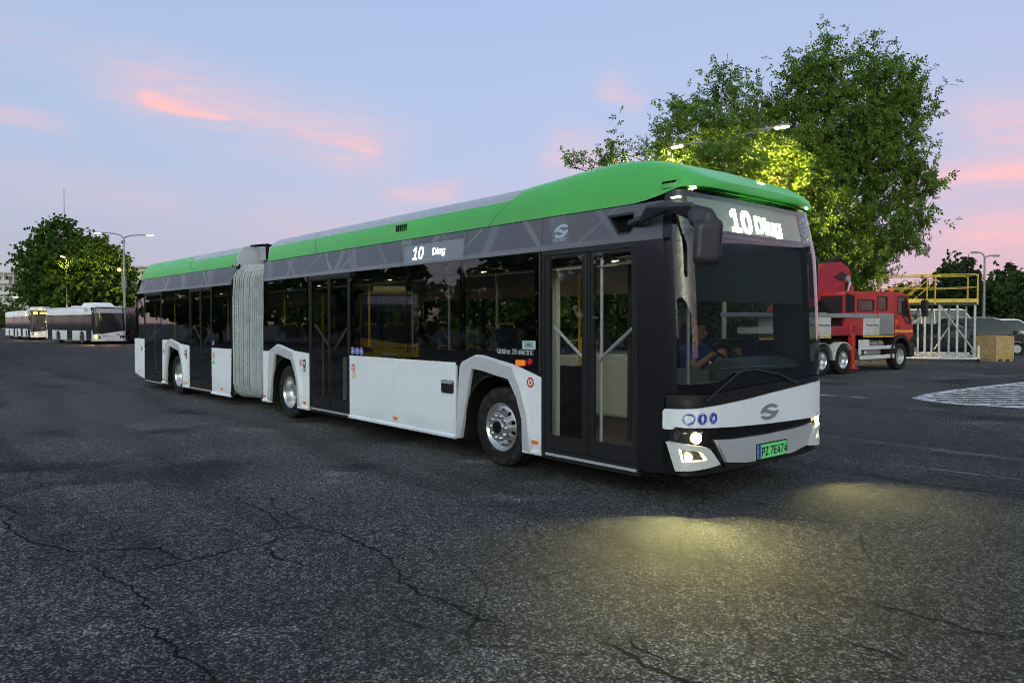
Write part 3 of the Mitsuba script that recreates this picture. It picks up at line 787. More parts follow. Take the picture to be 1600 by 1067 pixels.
for nm, tx, hh, aa, zz in (('led_number', '10', .215, 1.08, 2.64), ('led_text', 'Dług', .165, 1.54, 2.655)):
    obj(nm, [text_on(tx, hh, fw, aa + ox, zz + oz, -.104 + .0006 * q, True, squeeze=1.07) for q, (ox, oz) in enumerate(((0, 0), (.014, 0), (0, .014), (.014, .014)))], 'm_ink', fd, emitter=lamp((.95, 1.0, .92), 3.0))
for pts in ([(.42, 1.0), (.86, 1.235), (1.02, 1.27)], [(2.0, 1.09), (1.6, 1.20), (1.15, 1.265)]):
    p = fw(*np.array(pts).T, np.array([.03, .03, .025]))
    wk = obj('wiper_arm', tube(p, .011), 'm_black', BUS)
    q = np.array([pts[-1], pts[-1]]) + [[-.42, .02 if pts[0][0] < 1 else -.02], [.42, .015]]
    obj('wiper_blade', tube(fw(q[:, 0], q[:, 1], np.array([.022, .022])), .009), 'm_black', wk)

# ---- roof fairings (height field over the plan, seams raked)


def half_width(x):
    c = 1 - np.clip((XO - np.asarray(x, float)) / RL, 0, 1)
    return HW * np.clip(1 - c ** RP, 0, 1) ** (1 / RP)


def roof_shape(M, xs, ztop, front, mat_side, mat_top, rake=0.0, rake1=None, split=3.175):
    """xs: stations; returns meshes below and above the colour line"""
    ds = np.array([0, .015, .03, .045, .06, .08, .105, .14, .18, .23, .30, .45, .7, 1.0])
    vs = np.concatenate([ds / 1.0, []])
    V, Z = [], []
    for x in xs:
        hw = (half_width(x + .08) if front else HW) - .05
        zt, ze = np.interp(x, ztop[0], ztop[1]), 2.895
        if front:
            ze = ze + .105 * np.clip((x + .69) / .6, 0, 1) ** 1.5
        w = np.concatenate([ds[:-1] / 1.0 * min(1.0, hw / 1.1), [hw]])
        w = np.minimum(w, hw)
        k = np.clip(w / .30, 0, 1)
        S = (1 - (1 - k) ** 2.2) ** .62
        zz = ze + (zt - ze) * (0.93 * S + .07 * np.clip(w / 1.2, 0, 1))
        u = (x - xs[0]) / (xs[-1] - xs[0])
        rk = rake * (1 - u) + (rake if rake1 is None else rake1) * u
        xx = x + rk * (zz - 2.89) / .43
        V.append(np.r_[np.c_[xx, HW - hw + w, zz], np.c_[xx, HW + hw - w, zz][::-1][1:]])
        Z.append(zz)
    n = len(V[0])
    V = np.vstack(V)
    Fs, Ft = [], []
    h = len(ds)
    for i in range(len(xs) - 1):
        for j in range(n - 1):
            q = [i * n + j, (i + 1) * n + j, (i + 1) * n + j + 1, i * n + j + 1]
            jj = min(j, n - 2 - j)
            (Fs if jj < 5 else Ft).append(q)
    out = []
    for Fq, m_ in ((Fs, mat_side), (Ft, mat_top)):
        t = tm((put(M, V), np.array(Fq)))
        t.remove_unreferenced_vertices()
        out.append((t, m_))
    return out


flat = ([-20, 0], [3.355, 3.355])
dome = ([-3.0, -2.5, -2.0, -1.5, -1.2, -.86, -.55, -.29, -.09, .09], [3.36, 3.385, 3.415, 3.43, 3.42, 3.39, 3.335, 3.255, 3.15, 3.04])
for M, x0, x1, zt, fr, ms, mt, r0, r1 in ((MF, -9.62, -7.545, flat, False, 'm_green', 'm_silver', .03, -.29), (MF, -7.535, -2.955, flat, False, 'm_green', 'm_silver', -.29, .52),
                                          (MF, -2.945, .03, dome, True, 'm_green_skin', 'm_green_skin', .52, 0.0),
                                          (MR, -17.80, -13.76, flat, False, 'm_green', 'm_green', .38, -.40), (MR, -13.745, -11.25, flat, False, 'm_green', 'm_silver', -.40, .06)):
    xs = np.linspace(x0, x1, 16) if not fr else np.r_[np.linspace(x0, -.54, 22), -.44, -.36, -.29, -.22, -.16, -.11, -.07, -.04, -.015, .005, .02, x1]
    pieces = roof_shape(M, xs, zt, fr, ms, mt, r0, r1)
    if ms == mt:
        t = trimesh.util.concatenate([p[0] for p in pieces])
        t.merge_vertices()
        obj('roof_fairing', t, ms, BUS, smooth=50)
    else:
        obj('roof_fairing', pieces[0][0], ms, BUS, smooth=50)
        obj('roof_cover', pieces[1][0], mt, BUS, smooth=50)
liner = [F(bx(-9.6, -.55, .14, 2.41, 2.80, 3.0)), F(bx(-9.55, -1.2, .32, 2.23, 2.9, 3.27)), R(bx(-17.3, -11.3, .14, 2.41, 2.80, 3.0)), R(bx(-17.0, -11.5, .40, 2.15, 2.9, 3.22))]
obj('roof_frame', liner, 'm_matte', BUS)
lipz = Polygon([(.03, 2.992), (1.5, 3.006), (AT - .03, 2.992), (AT - .03, 3.035), (1.5, 3.05), (.03, 3.035)])
obj('roof_lip', ex(lipz, -.05, .02, fw, fine=.08), 'm_green_skin', BUS, smooth=40)
obj('lip_seal', ex(Polygon([(.03, 3.033), (1.5, 3.048), (AT - .03, 3.033), (AT - .03, 3.06), (1.5, 3.075), (.03, 3.06)]), -.10, .004, fw, fine=.08), 'm_matte', BUS)
vent = [ex(affinity.skew(sbox(-5.05 + .055 * k, 3.02, -5.02 + .055 * k, 3.13), 25, 0, origin=(-5, 3.02)), -.118, -.095, rs) for k in range(0)]
for k in range(6):
    p = np.array([[-5.10 + .05 * k, 0, 3.125], [-5.06 + .05 * k, 0, 3.03]])
    p[:, 1] = [.094, .068]
    obj('vent_slot', F(tube(p, .010, 5)), 'm_matte', BUS)
for a, z, c in ((.42, 2.995, 1), (2.62, 3.02, 1)):
    obj('roof_marker_lamp', ex(rrect(a - .035, a + .035, z - .014, z + .014, .012), .02, .035, fw), 'm_ink', BUS, emitter=lamp((1.0, .78, .45), 1.6))
obj('roof_marker_lamp', F(bx(-.21, -.15, 1.46, 1.58, 3.185, 3.21, .008)), 'm_ink', BUS, emitter=lamp((1.0, .80, .5), .5))
obj('mirror_lamp', F(bx(-.02, .08, -.22, -.18, 2.835, 2.85, .004)), 'm_ink', BUS, emitter=lamp((1.0, .80, .5), .3))

# ---- near mirror: arm and drooping housing
arm = m3.Manifold.batch_hull([hull(([-.48, -.05, 2.70], .03), ([-.36, -.10, 2.80], .035)), hull(([-.06, -.17, 2.77], .035), ([-.05, -.17, 2.80], .03))])
arm2 = m3.Manifold.batch_hull([hull(([-.06, -.17, 2.77], .035), ([-.05, -.17, 2.80], .03)), hull(([.24, -.27, 2.735], .03), ([.25, -.22, 2.65], .05))])
body = m3.Manifold.batch_hull([hull(([.25, -.24, 2.70], .05), ([.37, -.20, 2.66], .05), ([.27, -.26, 2.60], .05)), hull(([.36, -.24, 2.52], .055), ([.40, -.16, 2.56], .055))])
body2 = m3.Manifold.batch_hull([hull(([.34, -.275, 2.54], .055), ([.41, -.15, 2.56], .062)), hull(([.33, -.285, 2.27], .05), ([.41, -.16, 2.27], .052))])
mk_ = fresh(f'{BUS}__mirror')
tag(mk_)
obj('mirror_arm', F(tm([tm(arm.refine_to_length(.05)), tm(arm2.refine_to_length(.05))])), 'm_mirror', mk_, smooth=60)
mm = tm((body + body2).refine_to_length(.03))
trimesh.smoothing.filter_taubin(mm, iterations=12)
obj('mirror_housing', F(mm), 'm_mirror', mk_, smooth=True)
obj('mirror_foot', F(rod([-.70, .06, 2.70], [-.46, -.04, 2.71], .05, 14)), 'm_black', mk_)
obj('mirror', F(tm(hull(([-.12, 2.60, 2.45], .05), ([-.12, 2.61, 2.05], .05)))), 'm_mirror', BUS, smooth=True)

# ---- far side, closed ends
holes = [(-9.5, -8.0), (-7.6, -6.2), (-6.1, -4.7), (-4.6, -3.3), (-3.2, -1.75)]
p = sbox(-9.73, .30, -.31, 2.52)
for a, b in holes:
    p = p.difference(rrect(a, b, 1.25, 2.40, .04))
p = p.difference(Polygon([(-1.65, 1.15), (-.42, 1.15), (-.42, 2.35), (-1.65, 2.35)]))
obj('far_side_panel', ex(p, -.03, .0, ffar), 'm_inner_dark', BUS)
obj('far_window', ex(sbox(-9.7, 1.15, -.35, 2.5), .0, .004, ffar, sheet=True), 'm_tint2', BUS, smooth=False)
scene['m_tint2'] = {'type': 'thindielectric', 'int_ior': 1.5, 'specular_transmittance': rgb((0.62, 0.65, 0.64))}
obj('far_skirt', [ex(sbox(-9.73, .3, -3.5, 1.15), .001, .02, ffar), ex(sbox(-1.9, .3, -.31, 1.12), .001, .02, ffar)], 'm_white', BUS)
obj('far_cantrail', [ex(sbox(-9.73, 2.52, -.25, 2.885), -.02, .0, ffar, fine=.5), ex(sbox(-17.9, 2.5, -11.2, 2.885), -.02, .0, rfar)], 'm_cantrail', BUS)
p = sbox(-18.1, .3, -11.4, 2.5)
for a, b in ((-17.0, -15.2), (-15.0, -13.4), (-13.2, -11.6)):
    p = p.difference(rrect(a, b, 1.25, 2.40, .04))
obj('far_side_panel', ex(p, -.03, .0, rfar), 'm_inner_dark', BUS)
obj('far_window', ex(sbox(-18.0, 1.15, -11.45, 2.5), .0, .004, rfar, sheet=True), 'm_tint2', BUS, smooth=False)
rear = np.array([(-18.16, .37), (-18.14, 1.31), (-17.92, 2.52), (-17.62, 2.89), (-17.75, 2.89), (-18.0, 2.5), (-18.19, 1.31), (-18.19, .37)])
V = np.vstack([put(MR, np.c_[rear[:, 0], np.full(8, y), rear[:, 1]]) for y in (.004, 2.546)])
obj('rear_wall', (V, np.array([[i, (i + 1) % 8, 8 + (i + 1) % 8, 8 + i] for i in range(8)])), 'm_gloss', BUS)
# engine-free rear roof end and the joint's roof gear
capp = [(.06, 2.90), (.075, 3.05), (.10, 3.15), (.16, 3.24), (.30, 3.325), (1.275, 3.345)]
capp = Polygon(capp + [(2.55 - y, z) for y, z in reversed(capp[:-1])])
obj('roof_end_cap', ex(capp, 0, .04, lambda u, v, d: put(MR, np.c_[-11.262 + d + .06 * (v - 2.89) / .43, u, v])), 'm_flare', BUS)
obj('roof_end_cap', ex(capp, 0, .03, lambda u, v, d: put(MF, np.c_[-9.635 + d + .03 * (v - 2.89) / .43, u, v])), 'm_flare', BUS)
obj('joint_roof_box', F(bx(-11.0, -10.35, .45, 2.0, 3.0, 3.27, .015)), 'm_silver', BUS)
obj('joint_roof_box', F(bx(-10.2, -9.75, .9, 2.2, 2.98, 3.22, .015)), 'm_inner_white', BUS)
obj('cable_carrier', [F(tube([[-11.15, .33, 3.33], [-10.6, .36, 3.31], [-9.65, .40, 3.21]], .016)), F(tube([[-11.15, .40, 3.33], [-10.5, .46, 3.29], [-9.65, .5, 3.17]], .018)), F(rod([-10.35, .35, 3.0], [-10.35, .35, 3.31], .03)),
                     F(tube([[-10.3, .5, 3.22], [-9.65, .55, 3.12]], .02))], 'm_matte', BUS)

# ---- bellows
nf, npt = 17, 64
t = np.linspace(0, 1, npt, endpoint=False)
outl = rrect(.03, 2.52, .165, 2.985, .30)
per = outl.exterior.length
base = np.array([outl.exterior.interpolate(k * per).coords[0] for k in t])
nrm = base - np.clip(base, [.4, .5], [2.15, 2.6])
nrm /= np.linalg.norm(nrm, axis=1)[:, None] + 1e-9


def fold(u, out):
    q = base + nrm * (out - .03 * math.sin(math.pi * u))
    q[:, 1] += -.05 * math.sin(math.pi * u) * (q[:, 1] > 2.5)
    tilt = .12 * np.clip((q[:, 1] - 2.2) / .8, 0, 1)             # the folds lean where they turn over the roof
    pr = put(MR, np.c_[np.full(npt, -11.40 + 1.66 * u) + tilt, q[:, 0], q[:, 1]])
    pf = put(MF, np.c_[np.full(npt, -9.74 - 1.66 * (1 - u)) + tilt, q[:, 0], q[:, 1]])
    return pr * (1 - u) + pf * u


def loft(us, outs):
    V = np.vstack([fold(u, o) for u, o in zip(us, outs)])
    return tm((V, np.array([[k * npt + i, k * npt + (i + 1) % npt, (k + 1) * npt + (i + 1) % npt, (k + 1) * npt + i] for k in range(len(us) - 1) for i in range(npt)])))


jk = obj('accordion_joint', loft(np.linspace(0, 1, 18), np.full(18, -.014)), 'm_bellows_gap', BUS, smooth=40, label='grey pleated accordion joint between the two halves')
mat('m_bellows_gap', (0.045, 0.05, 0.052), 0.9, spec=0.1)
rgb_ = np.random.default_rng(4)
for k in range(nf):
    c_ = (k + .5) / nf + rgb_.normal(0, .004)
    h_ = (.23 + .05 * rgb_.random()) / nf
    o_ = .004 + .006 * rgb_.random()
    obj('pleat', loft([c_ - h_, c_ - h_ * .8, c_ - h_ * .3, c_ + h_ * .3, c_ + h_ * .8, c_ + h_], [-.012, o_ * .5, o_, o_, o_ * .5, -.012]), 'm_bellows', jk, smooth=50)
for fn, x in ((rs, -11.405), (fs, -9.735)):
    obj('joint_frame', ex(sbox(x - .035, .2, x + .035, 2.93), -.03, .012, fn), 'm_black', BUS)

# ---- underside, floor, ceiling
und = sbox(-9.68, .07, -.42, 2.48)
for wx in (WXF, WXM):
    und = und.difference(sbox(wx - .62, -.1, wx + .55, .75)).difference(sbox(wx - .62, 1.8, wx + .55, 2.6))
obj('floor', ex(und, .27, .335, lambda u, v, d: put(MF, np.c_[u, v, d])), 'm_floor', BUS)
undr = sbox(-18.1, .02, -11.4, 2.53).difference(sbox(WXR - .62, -.1, WXR + .55, .75)).difference(sbox(WXR - .62, 1.8, WXR + .55, 2.6))
obj('floor', ex(undr, .24, .30, lambda u, v, d: put(MR, np.c_[u, v, d])), 'm_floor', BUS)
und2 = sbox(-9.72, .03, -.32, 2.52).union(sbox(-.35, .25, -.08, 2.3))
for wx in (WXF, WXM):
    und2 = und2.difference(sbox(wx - .62, -.1, wx + .55, .75)).difference(sbox(wx - .62, 1.8, wx + .55, 2.6))
obj('floor_pan', [ex(und2, .255, .266, lambda u, v, d: put(MF, np.c_[u, v, d])), ex(undr, .225, .236, lambda u, v, d: put(MR, np.c_[u, v, d]))], 'm_matte', BUS)
obj('underframe', [F(bx(-9.6, -3.5, .5, 2.0, .17, .26)), R(bx(-17.6, -11.5, .5, 2.0, .17, .23)), F(bx(-2.0, -.2, .5, 2.0, .19, .26))], 'm_matte', BUS)
cl = obj('ceiling', [F(bx(-9.7, -.45, .55, 2.0, 2.42, 2.45)), R(bx(-17.9, -11.3, .55, 2.0, 2.42, 2.45))], 'm_ceiling', BUS)
cov = []
for M, x0, x1 in ((MF, -9.7, -.9), (MR, -17.9, -11.3)):
    for y in ((.05, .55), (2.50, 2.0)):
        V = put(M, [[x0, y[0], 2.30], [x1, y[0], 2.30], [x1, y[1], 2.425], [x0, y[1], 2.425]])
        cov.append(tm((V, np.array([[0, 1, 2, 3]]))))
obj('ceiling_cove', cov, 'm_inner_white', BUS)
obj('window_rail', [F(bx(-9.5, -1.8, 2.44, 2.50, 2.14, 2.32)), R(bx(-17.8, -11.5, 2.44, 2.50, 2.14, 2.32))], 'm_inner_white', BUS)
for M, x in ((MF, -3.45), (MF, -5.75), (MF, -8.15), (MF, -1.2), (MR, -12.9), (MR, -15.0)):
    lk = trimesh.creation.cylinder(radius=.055, height=.02, sections=20)
    lk.apply_translation([x, .42, 2.375])
    obj('ceiling_lamp', trimesh.Trimesh(put(M, lk.vertices), lk.faces, process=False), 'm_ink', BUS, emitter=lamp((1.0, .72, .36), 5.0))
for M, wx, x0, x1, y0, y1, z1 in ((MF, WXF, -3.5, -2.02, 1.72, 2.50, 1.27), (MF, WXF, -3.4, -2.85, .78, .95, .8), (MF, WXM, -9.35, -8.0, .78, .95, 1.1), (MF, WXM, -9.35, -8.0, 1.75, 2.5, 1.1), (MR, WXR, -15.5, -14.1, .78, .95, 1.1)):
    obj('wheel_box', trimesh.Trimesh(put(M, bx(x0, x1, y0, y1, .50 if y0 > 1.7 else .31, z1, .02).vertices), bx(x0, x1, y0, y1, .5 if y0 > 1.7 else .31, z1, .02).faces, process=False), 'm_cream', BUS)
    if y0 > 1.7:
        obj('box_plinth', trimesh.Trimesh(put(M, bx(x0 + .02, x1 - .02, y0 + .03, y1, .33, .5).vertices), bx(0, 1, 0, 1, 0, 1).faces, process=False), 'm_floor', BUS)
obj('box_edge', F(bx(-3.5, -2.02, 1.70, 1.73, .49, .525, .004)), 'm_rail', BUS)


def inw(x, z, d):
    return put(MF, np.stack([x, 1.715 - d, z], -1))


obj('box_badge', [ex(at(emblem(1.2), -3.03, 1.05), .0, .004, inw), text_on('SOLARIS', .055, inw, -3.20, .885, .0)], 'm_ink', BUS)
obj('door_partition', F(bx(-2.22, -2.05, .35, .41, .34, 2.36, .01)), 'm_cream', BUS)
obj('cab_partition', [F(bx(-1.62, -1.58, 1.15, 2.5, .34, 1.25)), F(bx(-1.62, -.55, 1.13, 1.17, .34, 1.22)), F(bx(-1.62, -1.58, 1.15, 2.5, 2.1, 2.42))], 'm_inner_grey', BUS)
obj('cab_pillar', [F(bx(-1.63, -1.57, 1.10, 1.18, .34, 2.42)), F(bx(-1.63, -1.57, 2.42, 2.5, .34, 2.42))], 'm_inner_dark', BUS)
for M, x, y, mt in ((MF, -5.16, .40, 'm_rail'), (MF, -4.24, .40, 'm_rail'), (MF, -3.2, .40, 'm_rail'), (MF, -1.13, .10, 'm_rail'), (MF, -6.25, .30, 'm_yellow'), (MF, -7.85, .30, 'm_yellow'), (MF, -4.75, 1.0, 'm_yellow'), (MF, -9.55, .35, 'm_yellow'), (MF, -7.0, 1.6, 'm_yellow'),
                    (MR, -12.3, .3, 'm_yellow'), (MR, -13.95, .3, 'm_yellow'), (MR, -15.8, .3, 'm_yellow'), (MR, -17.4, .3, 'm_yellow'), (MF, -2.9, 1.6, 'm_yellow'), (MF, -.28, .42, 'm_rail')):
    obj('handrail', rod(put(M, [x, y, .33]), put(M, [x, y, 2.40]), .018), mt, BUS)


def seat(M, x, y, z0, flip=False):
    s = -1 if flip else 1
    k = fresh(f'{BUS}__seat')
    tag(k)
    for nm, m in (('cushion', bx(-.22, .22, -.21, .21, z0, z0 + .10, .03)), ('backrest', m3.Manifold.batch_hull([hull(([-.20, -.17, z0 + .08], .045), ([-.20, .17, z0 + .08], .045)), hull(([-.30, -.15, z0 + .62], .04), ([-.30, .15, z0 + .62], .04))])),
                  ('grab_handle', tube([[-.31, -.15, z0 + .62], [-.33, -.12, z0 + .71], [-.33, .12, z0 + .71], [-.31, .15, z0 + .62]], .014)), ('pedestal', bx(-.12, .12, -.1, .1, .32, z0))):
        m = tm(m)
        v = np.asarray(m.vertices) * [s, 1, 1] + [x, y, 0]
        obj(nm, trimesh.Trimesh(put(M, v), m.faces, process=False), {'cushion': 'm_seat', 'backrest': 'm_seat', 'grab_handle': 'm_yellow', 'pedestal': 'm_inner_dark'}[nm], k)


for x in (-5.9, -5.1, -4.3, -3.3):
    for y in (1.75, 2.22):
        seat(MF, x, y, .75 if x > -3.6 else .62)
for x in (-2.75, -4.0, -4.8):
    seat(MF, x, .45, 1.0 if x > -3 else .62)
for x in (-9.2, -8.4):
    for y in (.45, 2.2):
        seat(MF, x, y, 1.0)
for x in (-15.0, -14.3, -12.0):
    for y in (.45, 2.2):
        seat(MR, x, y, .95 if x < -13 else .6)
obj('validator', F(bx(-2.32, -2.16, 1.0, 1.16, 1.25, 1.55, .02)), 'm_yellow', BUS)

# ---- driver's place
dash = Polygon([(-.02, .6), (-.02, 1.16), (-.22, 1.30), (-.42, 1.34), (-.60, 1.24), (-.62, 1.10), (-.50, 1.0), (-.50, .6)])
V = [np.c_[np.array(dash.exterior.coords)[:-1], np.full(8, y)][:, [0, 2, 1]] for y in (1.25, 2.42)]
mdash = ex(dash, 0, 1.17, lambda u, v, d: put(MF, np.c_[u - .06, 1.25 + d, v]))
mat('m_dash', (0.075, 0.095, 0.095), 0.45)
obj('dashboard', mdash, 'm_dash', BUS, smooth=25)
obj('dash_shelf', F(bx(-.55, -.12, .25, 1.25, 1.02, 1.10, .02)), 'm_inner_grey', BUS)
sw = trimesh.creation.torus(major_radius=.225, minor_radius=.017, major_sections=40, minor_sections=10)
ang = math.radians(32)
v = np.asarray(sw.vertices) @ np.array([[math.cos(ang), 0, -math.sin(ang)], [0, 1, 0], [math.sin(ang), 0, math.cos(ang)]])
SWC = np.array([-.72, 1.86, 1.36])
swk = obj('steering_wheel', F(trimesh.Trimesh(v + SWC, sw.faces, process=False)), 'm_black', BUS)
obj('steering_hub', F([rod(SWC + [.03, 0, -.04], SWC + [.22, 0, -.3], .035), rod(SWC + [0, -.21, 0], SWC + [0, .21, 0], .013), tm(hull((SWC + [.02, 0, -.02], .06)))]), 'm_black', swk)
obj('driver_seat', F([bx(-1.42, -.95, 1.62, 2.10, .78, .90, .04), tm(m3.Manifold.batch_hull([hull(([-1.42, 1.68, .9], .06), ([-1.42, 2.04, .9], .06)), hull(([-1.55, 1.70, 1.62], .05), ([-1.55, 2.02, 1.62], .05))])), bx(-1.35, -1.05, 1.72, 2.0, .33, .78)]), 'm_inner_dark', BUS, smooth=40)
obj('sun_blind', ex(Polygon([(.45, 1.93), (2.9, 1.93), (2.9, 2.54), (.45, 2.54)]), -.16, -.15, fw, fine=.15), 'm_blind', BUS)
mat('m_blind', (0.034, 0.050, 0.050), 0.6)

# ------------------------------------------------------------------ the driver
mat('m_skin', (0.42, 0.24, 0.16), 0.5)
mat('m_shirt', dirt((0.035, 0.075, 0.36), 0.25, 9.0), 0.8)
mat('m_trousers', (0.02, 0.022, 0.03), 0.85)
mat('m_hair', (0.03, 0.022, 0.018), 0.7)
DR = thing('person', 'driver in a blue shirt sitting with both hands on the steering wheel', 'person')
dx, dy, dz = -1.19, 1.86, .90                              # hip point on the seat


def bone(*sp):
    return hull(*[((dx + p[0], dy + p[1], dz + p[2]), r) for p, r in sp])


def skin_up(parts, edge, it=10):
    m = parts[0]
    for q in parts[1:]:
        m = m + q
    m = tm(m.refine_to_length(edge))
    m.merge_vertices()
    trimesh.smoothing.filter_taubin(m, iterations=it)
    return m


sh, el, wr = {}, {}, {}
for s in (-1, 1):
    sh[s], el[s] = (-.04, s * .185, .50), (.17, s * .27, .30)
    wr[s] = (.36, s * .205, .47)
torso = [bone(((0, -.09, .0), .13), ((0, .09, .0), .13), ((-.03, -.08, .25), .125), ((-.03, .08, .25), .125)),
         bone(((-.03, -.08, .25), .125), ((-.03, .08, .25), .125), ((-.04, -.13, .46), .09), ((-.04, .13, .46), .09)),
         bone(((-.04, -.14, .49), .07), ((-.04, .14, .49), .07), ((-.02, 0, .54), .07))]
for s in (-1, 1):
    mid = tuple((np.array(sh[s]) + el[s]) / 2 + [.02, 0, 0])
    torso += [bone((sh[s], .075), (mid, .058))]
obj('shirt', F(skin_up(torso, .03)), 'm_shirt', DR, smooth=True)
legs = []
for s in (-1, 1):
    legs += [bone(((0, s * .09, -.02), .10), ((.42, s * .12, .02), .07)), bone(((.42, s * .12, .02), .07), ((.50, s * .13, -.42), .045))]
obj('trousers', F(skin_up(legs, .04)), 'm_trousers', DR, smooth=True)
bodyp = [bone(((-.015, 0, .52), .055), ((0, 0, .64), .052)),
         bone(((-.01, 0, .76), .098), ((.02, 0, .74), .09), ((.035, 0, .66), .055)),
         bone(((.105, 0, .725), .014), ((.125, 0, .69), .016)), bone(((0, -.098, .72), .02), ((-.01, -.10, .70), .018)), bone(((0, .098, .72), .02), ((-.01, .10, .70), .018)),
         bone(((.085, -.02, .655), .018), ((.085, .02, .655), .018))]
for s in (-1, 1):
    mid = tuple((np.array(sh[s]) + el[s]) / 2 + [.02, 0, 0])
    bodyp += [bone((mid, .047), (el[s], .042)), bone((el[s], .043), (wr[s], .029))]
    w_ = np.array(wr[s])
    palm = w_ + [.07, -s * .01, .015]
    bodyp.append(bone((tuple(w_), .028), (tuple(palm), .034)))
    for k in range(4):                                     # fingers closed round the rim
        b0 = palm + [.012, -s * .012, .030 - .019 * k]
        b1 = b0 + [.035, -s * .012, .004]
        b2_ = b1 + [.012, -s * .03, -.006]
        bodyp += [bone((tuple(b0), .0105), (tuple(b1), .0095)), bone((tuple(b1), .0095), (tuple(b2_), .0085))]
    t0 = palm + [-.01, -s * .025, .02]
    bodyp.append(bone((tuple(t0), .012), (tuple(t0 + [.03, -s * .025, .02]), .010)))
obj('body', F(skin_up(bodyp, .012, 6)), 'm_skin', DR, smooth=True)
hairp = [bone(((-.03, 0, .775), .105), ((.0, 0, .80), .088)), bone(((-.06, 0, .70), .07), ((-.05, 0, .77), .09))]
obj('hair', F(skin_up(hairp, .03, 4)), 'm_hair', DR, smooth=True)
obj('eye', F([tm(bone(((.098, s * .033, .745), .011))) for s in (-1, 1)]), 'm_ink', DR, kind='stuff')

# ------------------------------------------------------------------ trees


def leaf_mat(name, a, b, trans=0.7, sc=1.3):
    def f(p, n, uv):
        g = mikit.fbm(p.x * sc, p.y * sc, p.z * sc, 3)
        r = mikit.cell_rand(p.x * 5, p.y * 5, p.z * 5)
        return mikit.mix(a, b, mikit.smoothstep(0.25, 0.75, g * 0.65 + r * 0.35))
    scene[name] = {'type': 'principledthin', 'base_color': mikit.proc(f), 'roughness': 0.5, 'diff_trans': trans, 'spec_trans': 0.0}


leaf_mat('m_leaf', (0.070, 0.135, 0.026), (0.175, 0.28, 0.055))
leaf_mat('m_leaf_maple', (0.035, 0.080, 0.020), (0.085, 0.155, 0.028))
leaf_mat('m_leaf_far', (0.030, 0.060, 0.022), (0.075, 0.115, 0.040), sc=.7)
leaf_mat('m_leaf_fir', (0.022, 0.042, 0.026), (0.045, 0.080, 0.045), .4, sc=.7)


def bark(p, n, uv):
    g = mikit.fbm(p.x * 12, p.y * 12, p.z * 2.5, 4)
    return mikit.mix((0.035, 0.028, 0.022), (0.12, 0.10, 0.08), g)


mat('m_bark', mikit.proc(bark), 0.9, spec=0.1)


def unit(v):
    return v / (np.linalg.norm(v, axis=-1, keepdims=True) + 1e-9)


def leaves(P, D, rng, length, width, leaflets):
    """compound leaves at P hanging along D: each leaflet a folded kite"""
    N = len(P)
    S = unit(np.cross(D, rng.normal(size=(N, 3))))
    Nn = np.cross(D, S)
    V, Fc = [], []
    base = 0
    for j in range(leaflets):
        if leaflets == 1:
            tj, ang, ln = 0.0, 0.0, 1.0
        elif j == leaflets - 1:
            tj, ang, ln = .75, 0.0, .62
        else:
            tj, ang, ln = .22 + .32 * (j // 2), (1 if j % 2 else -1) * .95, .52
        L = length * ln * rng.uniform(.75, 1.2, (N, 1))
        d = unit(D * math.cos(ang) + S * math.sin(ang) + Nn * rng.normal(0, .25, (N, 1)))
        s2 = unit(np.cross(d, Nn + rng.normal(0, .35, (N, 3))))
        up = np.cross(s2, d)
        o = P + D * length * tj
        W = width * ln * rng.uniform(.8, 1.2, (N, 1))
        V.append(np.stack([o, o + d * L * .45 + s2 * W * .5 + up * W * .15, o + d * L, o + d * L * .45 - s2 * W * .5 + up * W * .15], 1).reshape(-1, 3))
        i = base + np.arange(N) * 4
        Fc.append(np.c_[i, i + 1, i + 2])
        Fc.append(np.c_[i, i + 2, i + 3])
        base += N * 4
    return np.vstack(V), np.vstack(Fc)


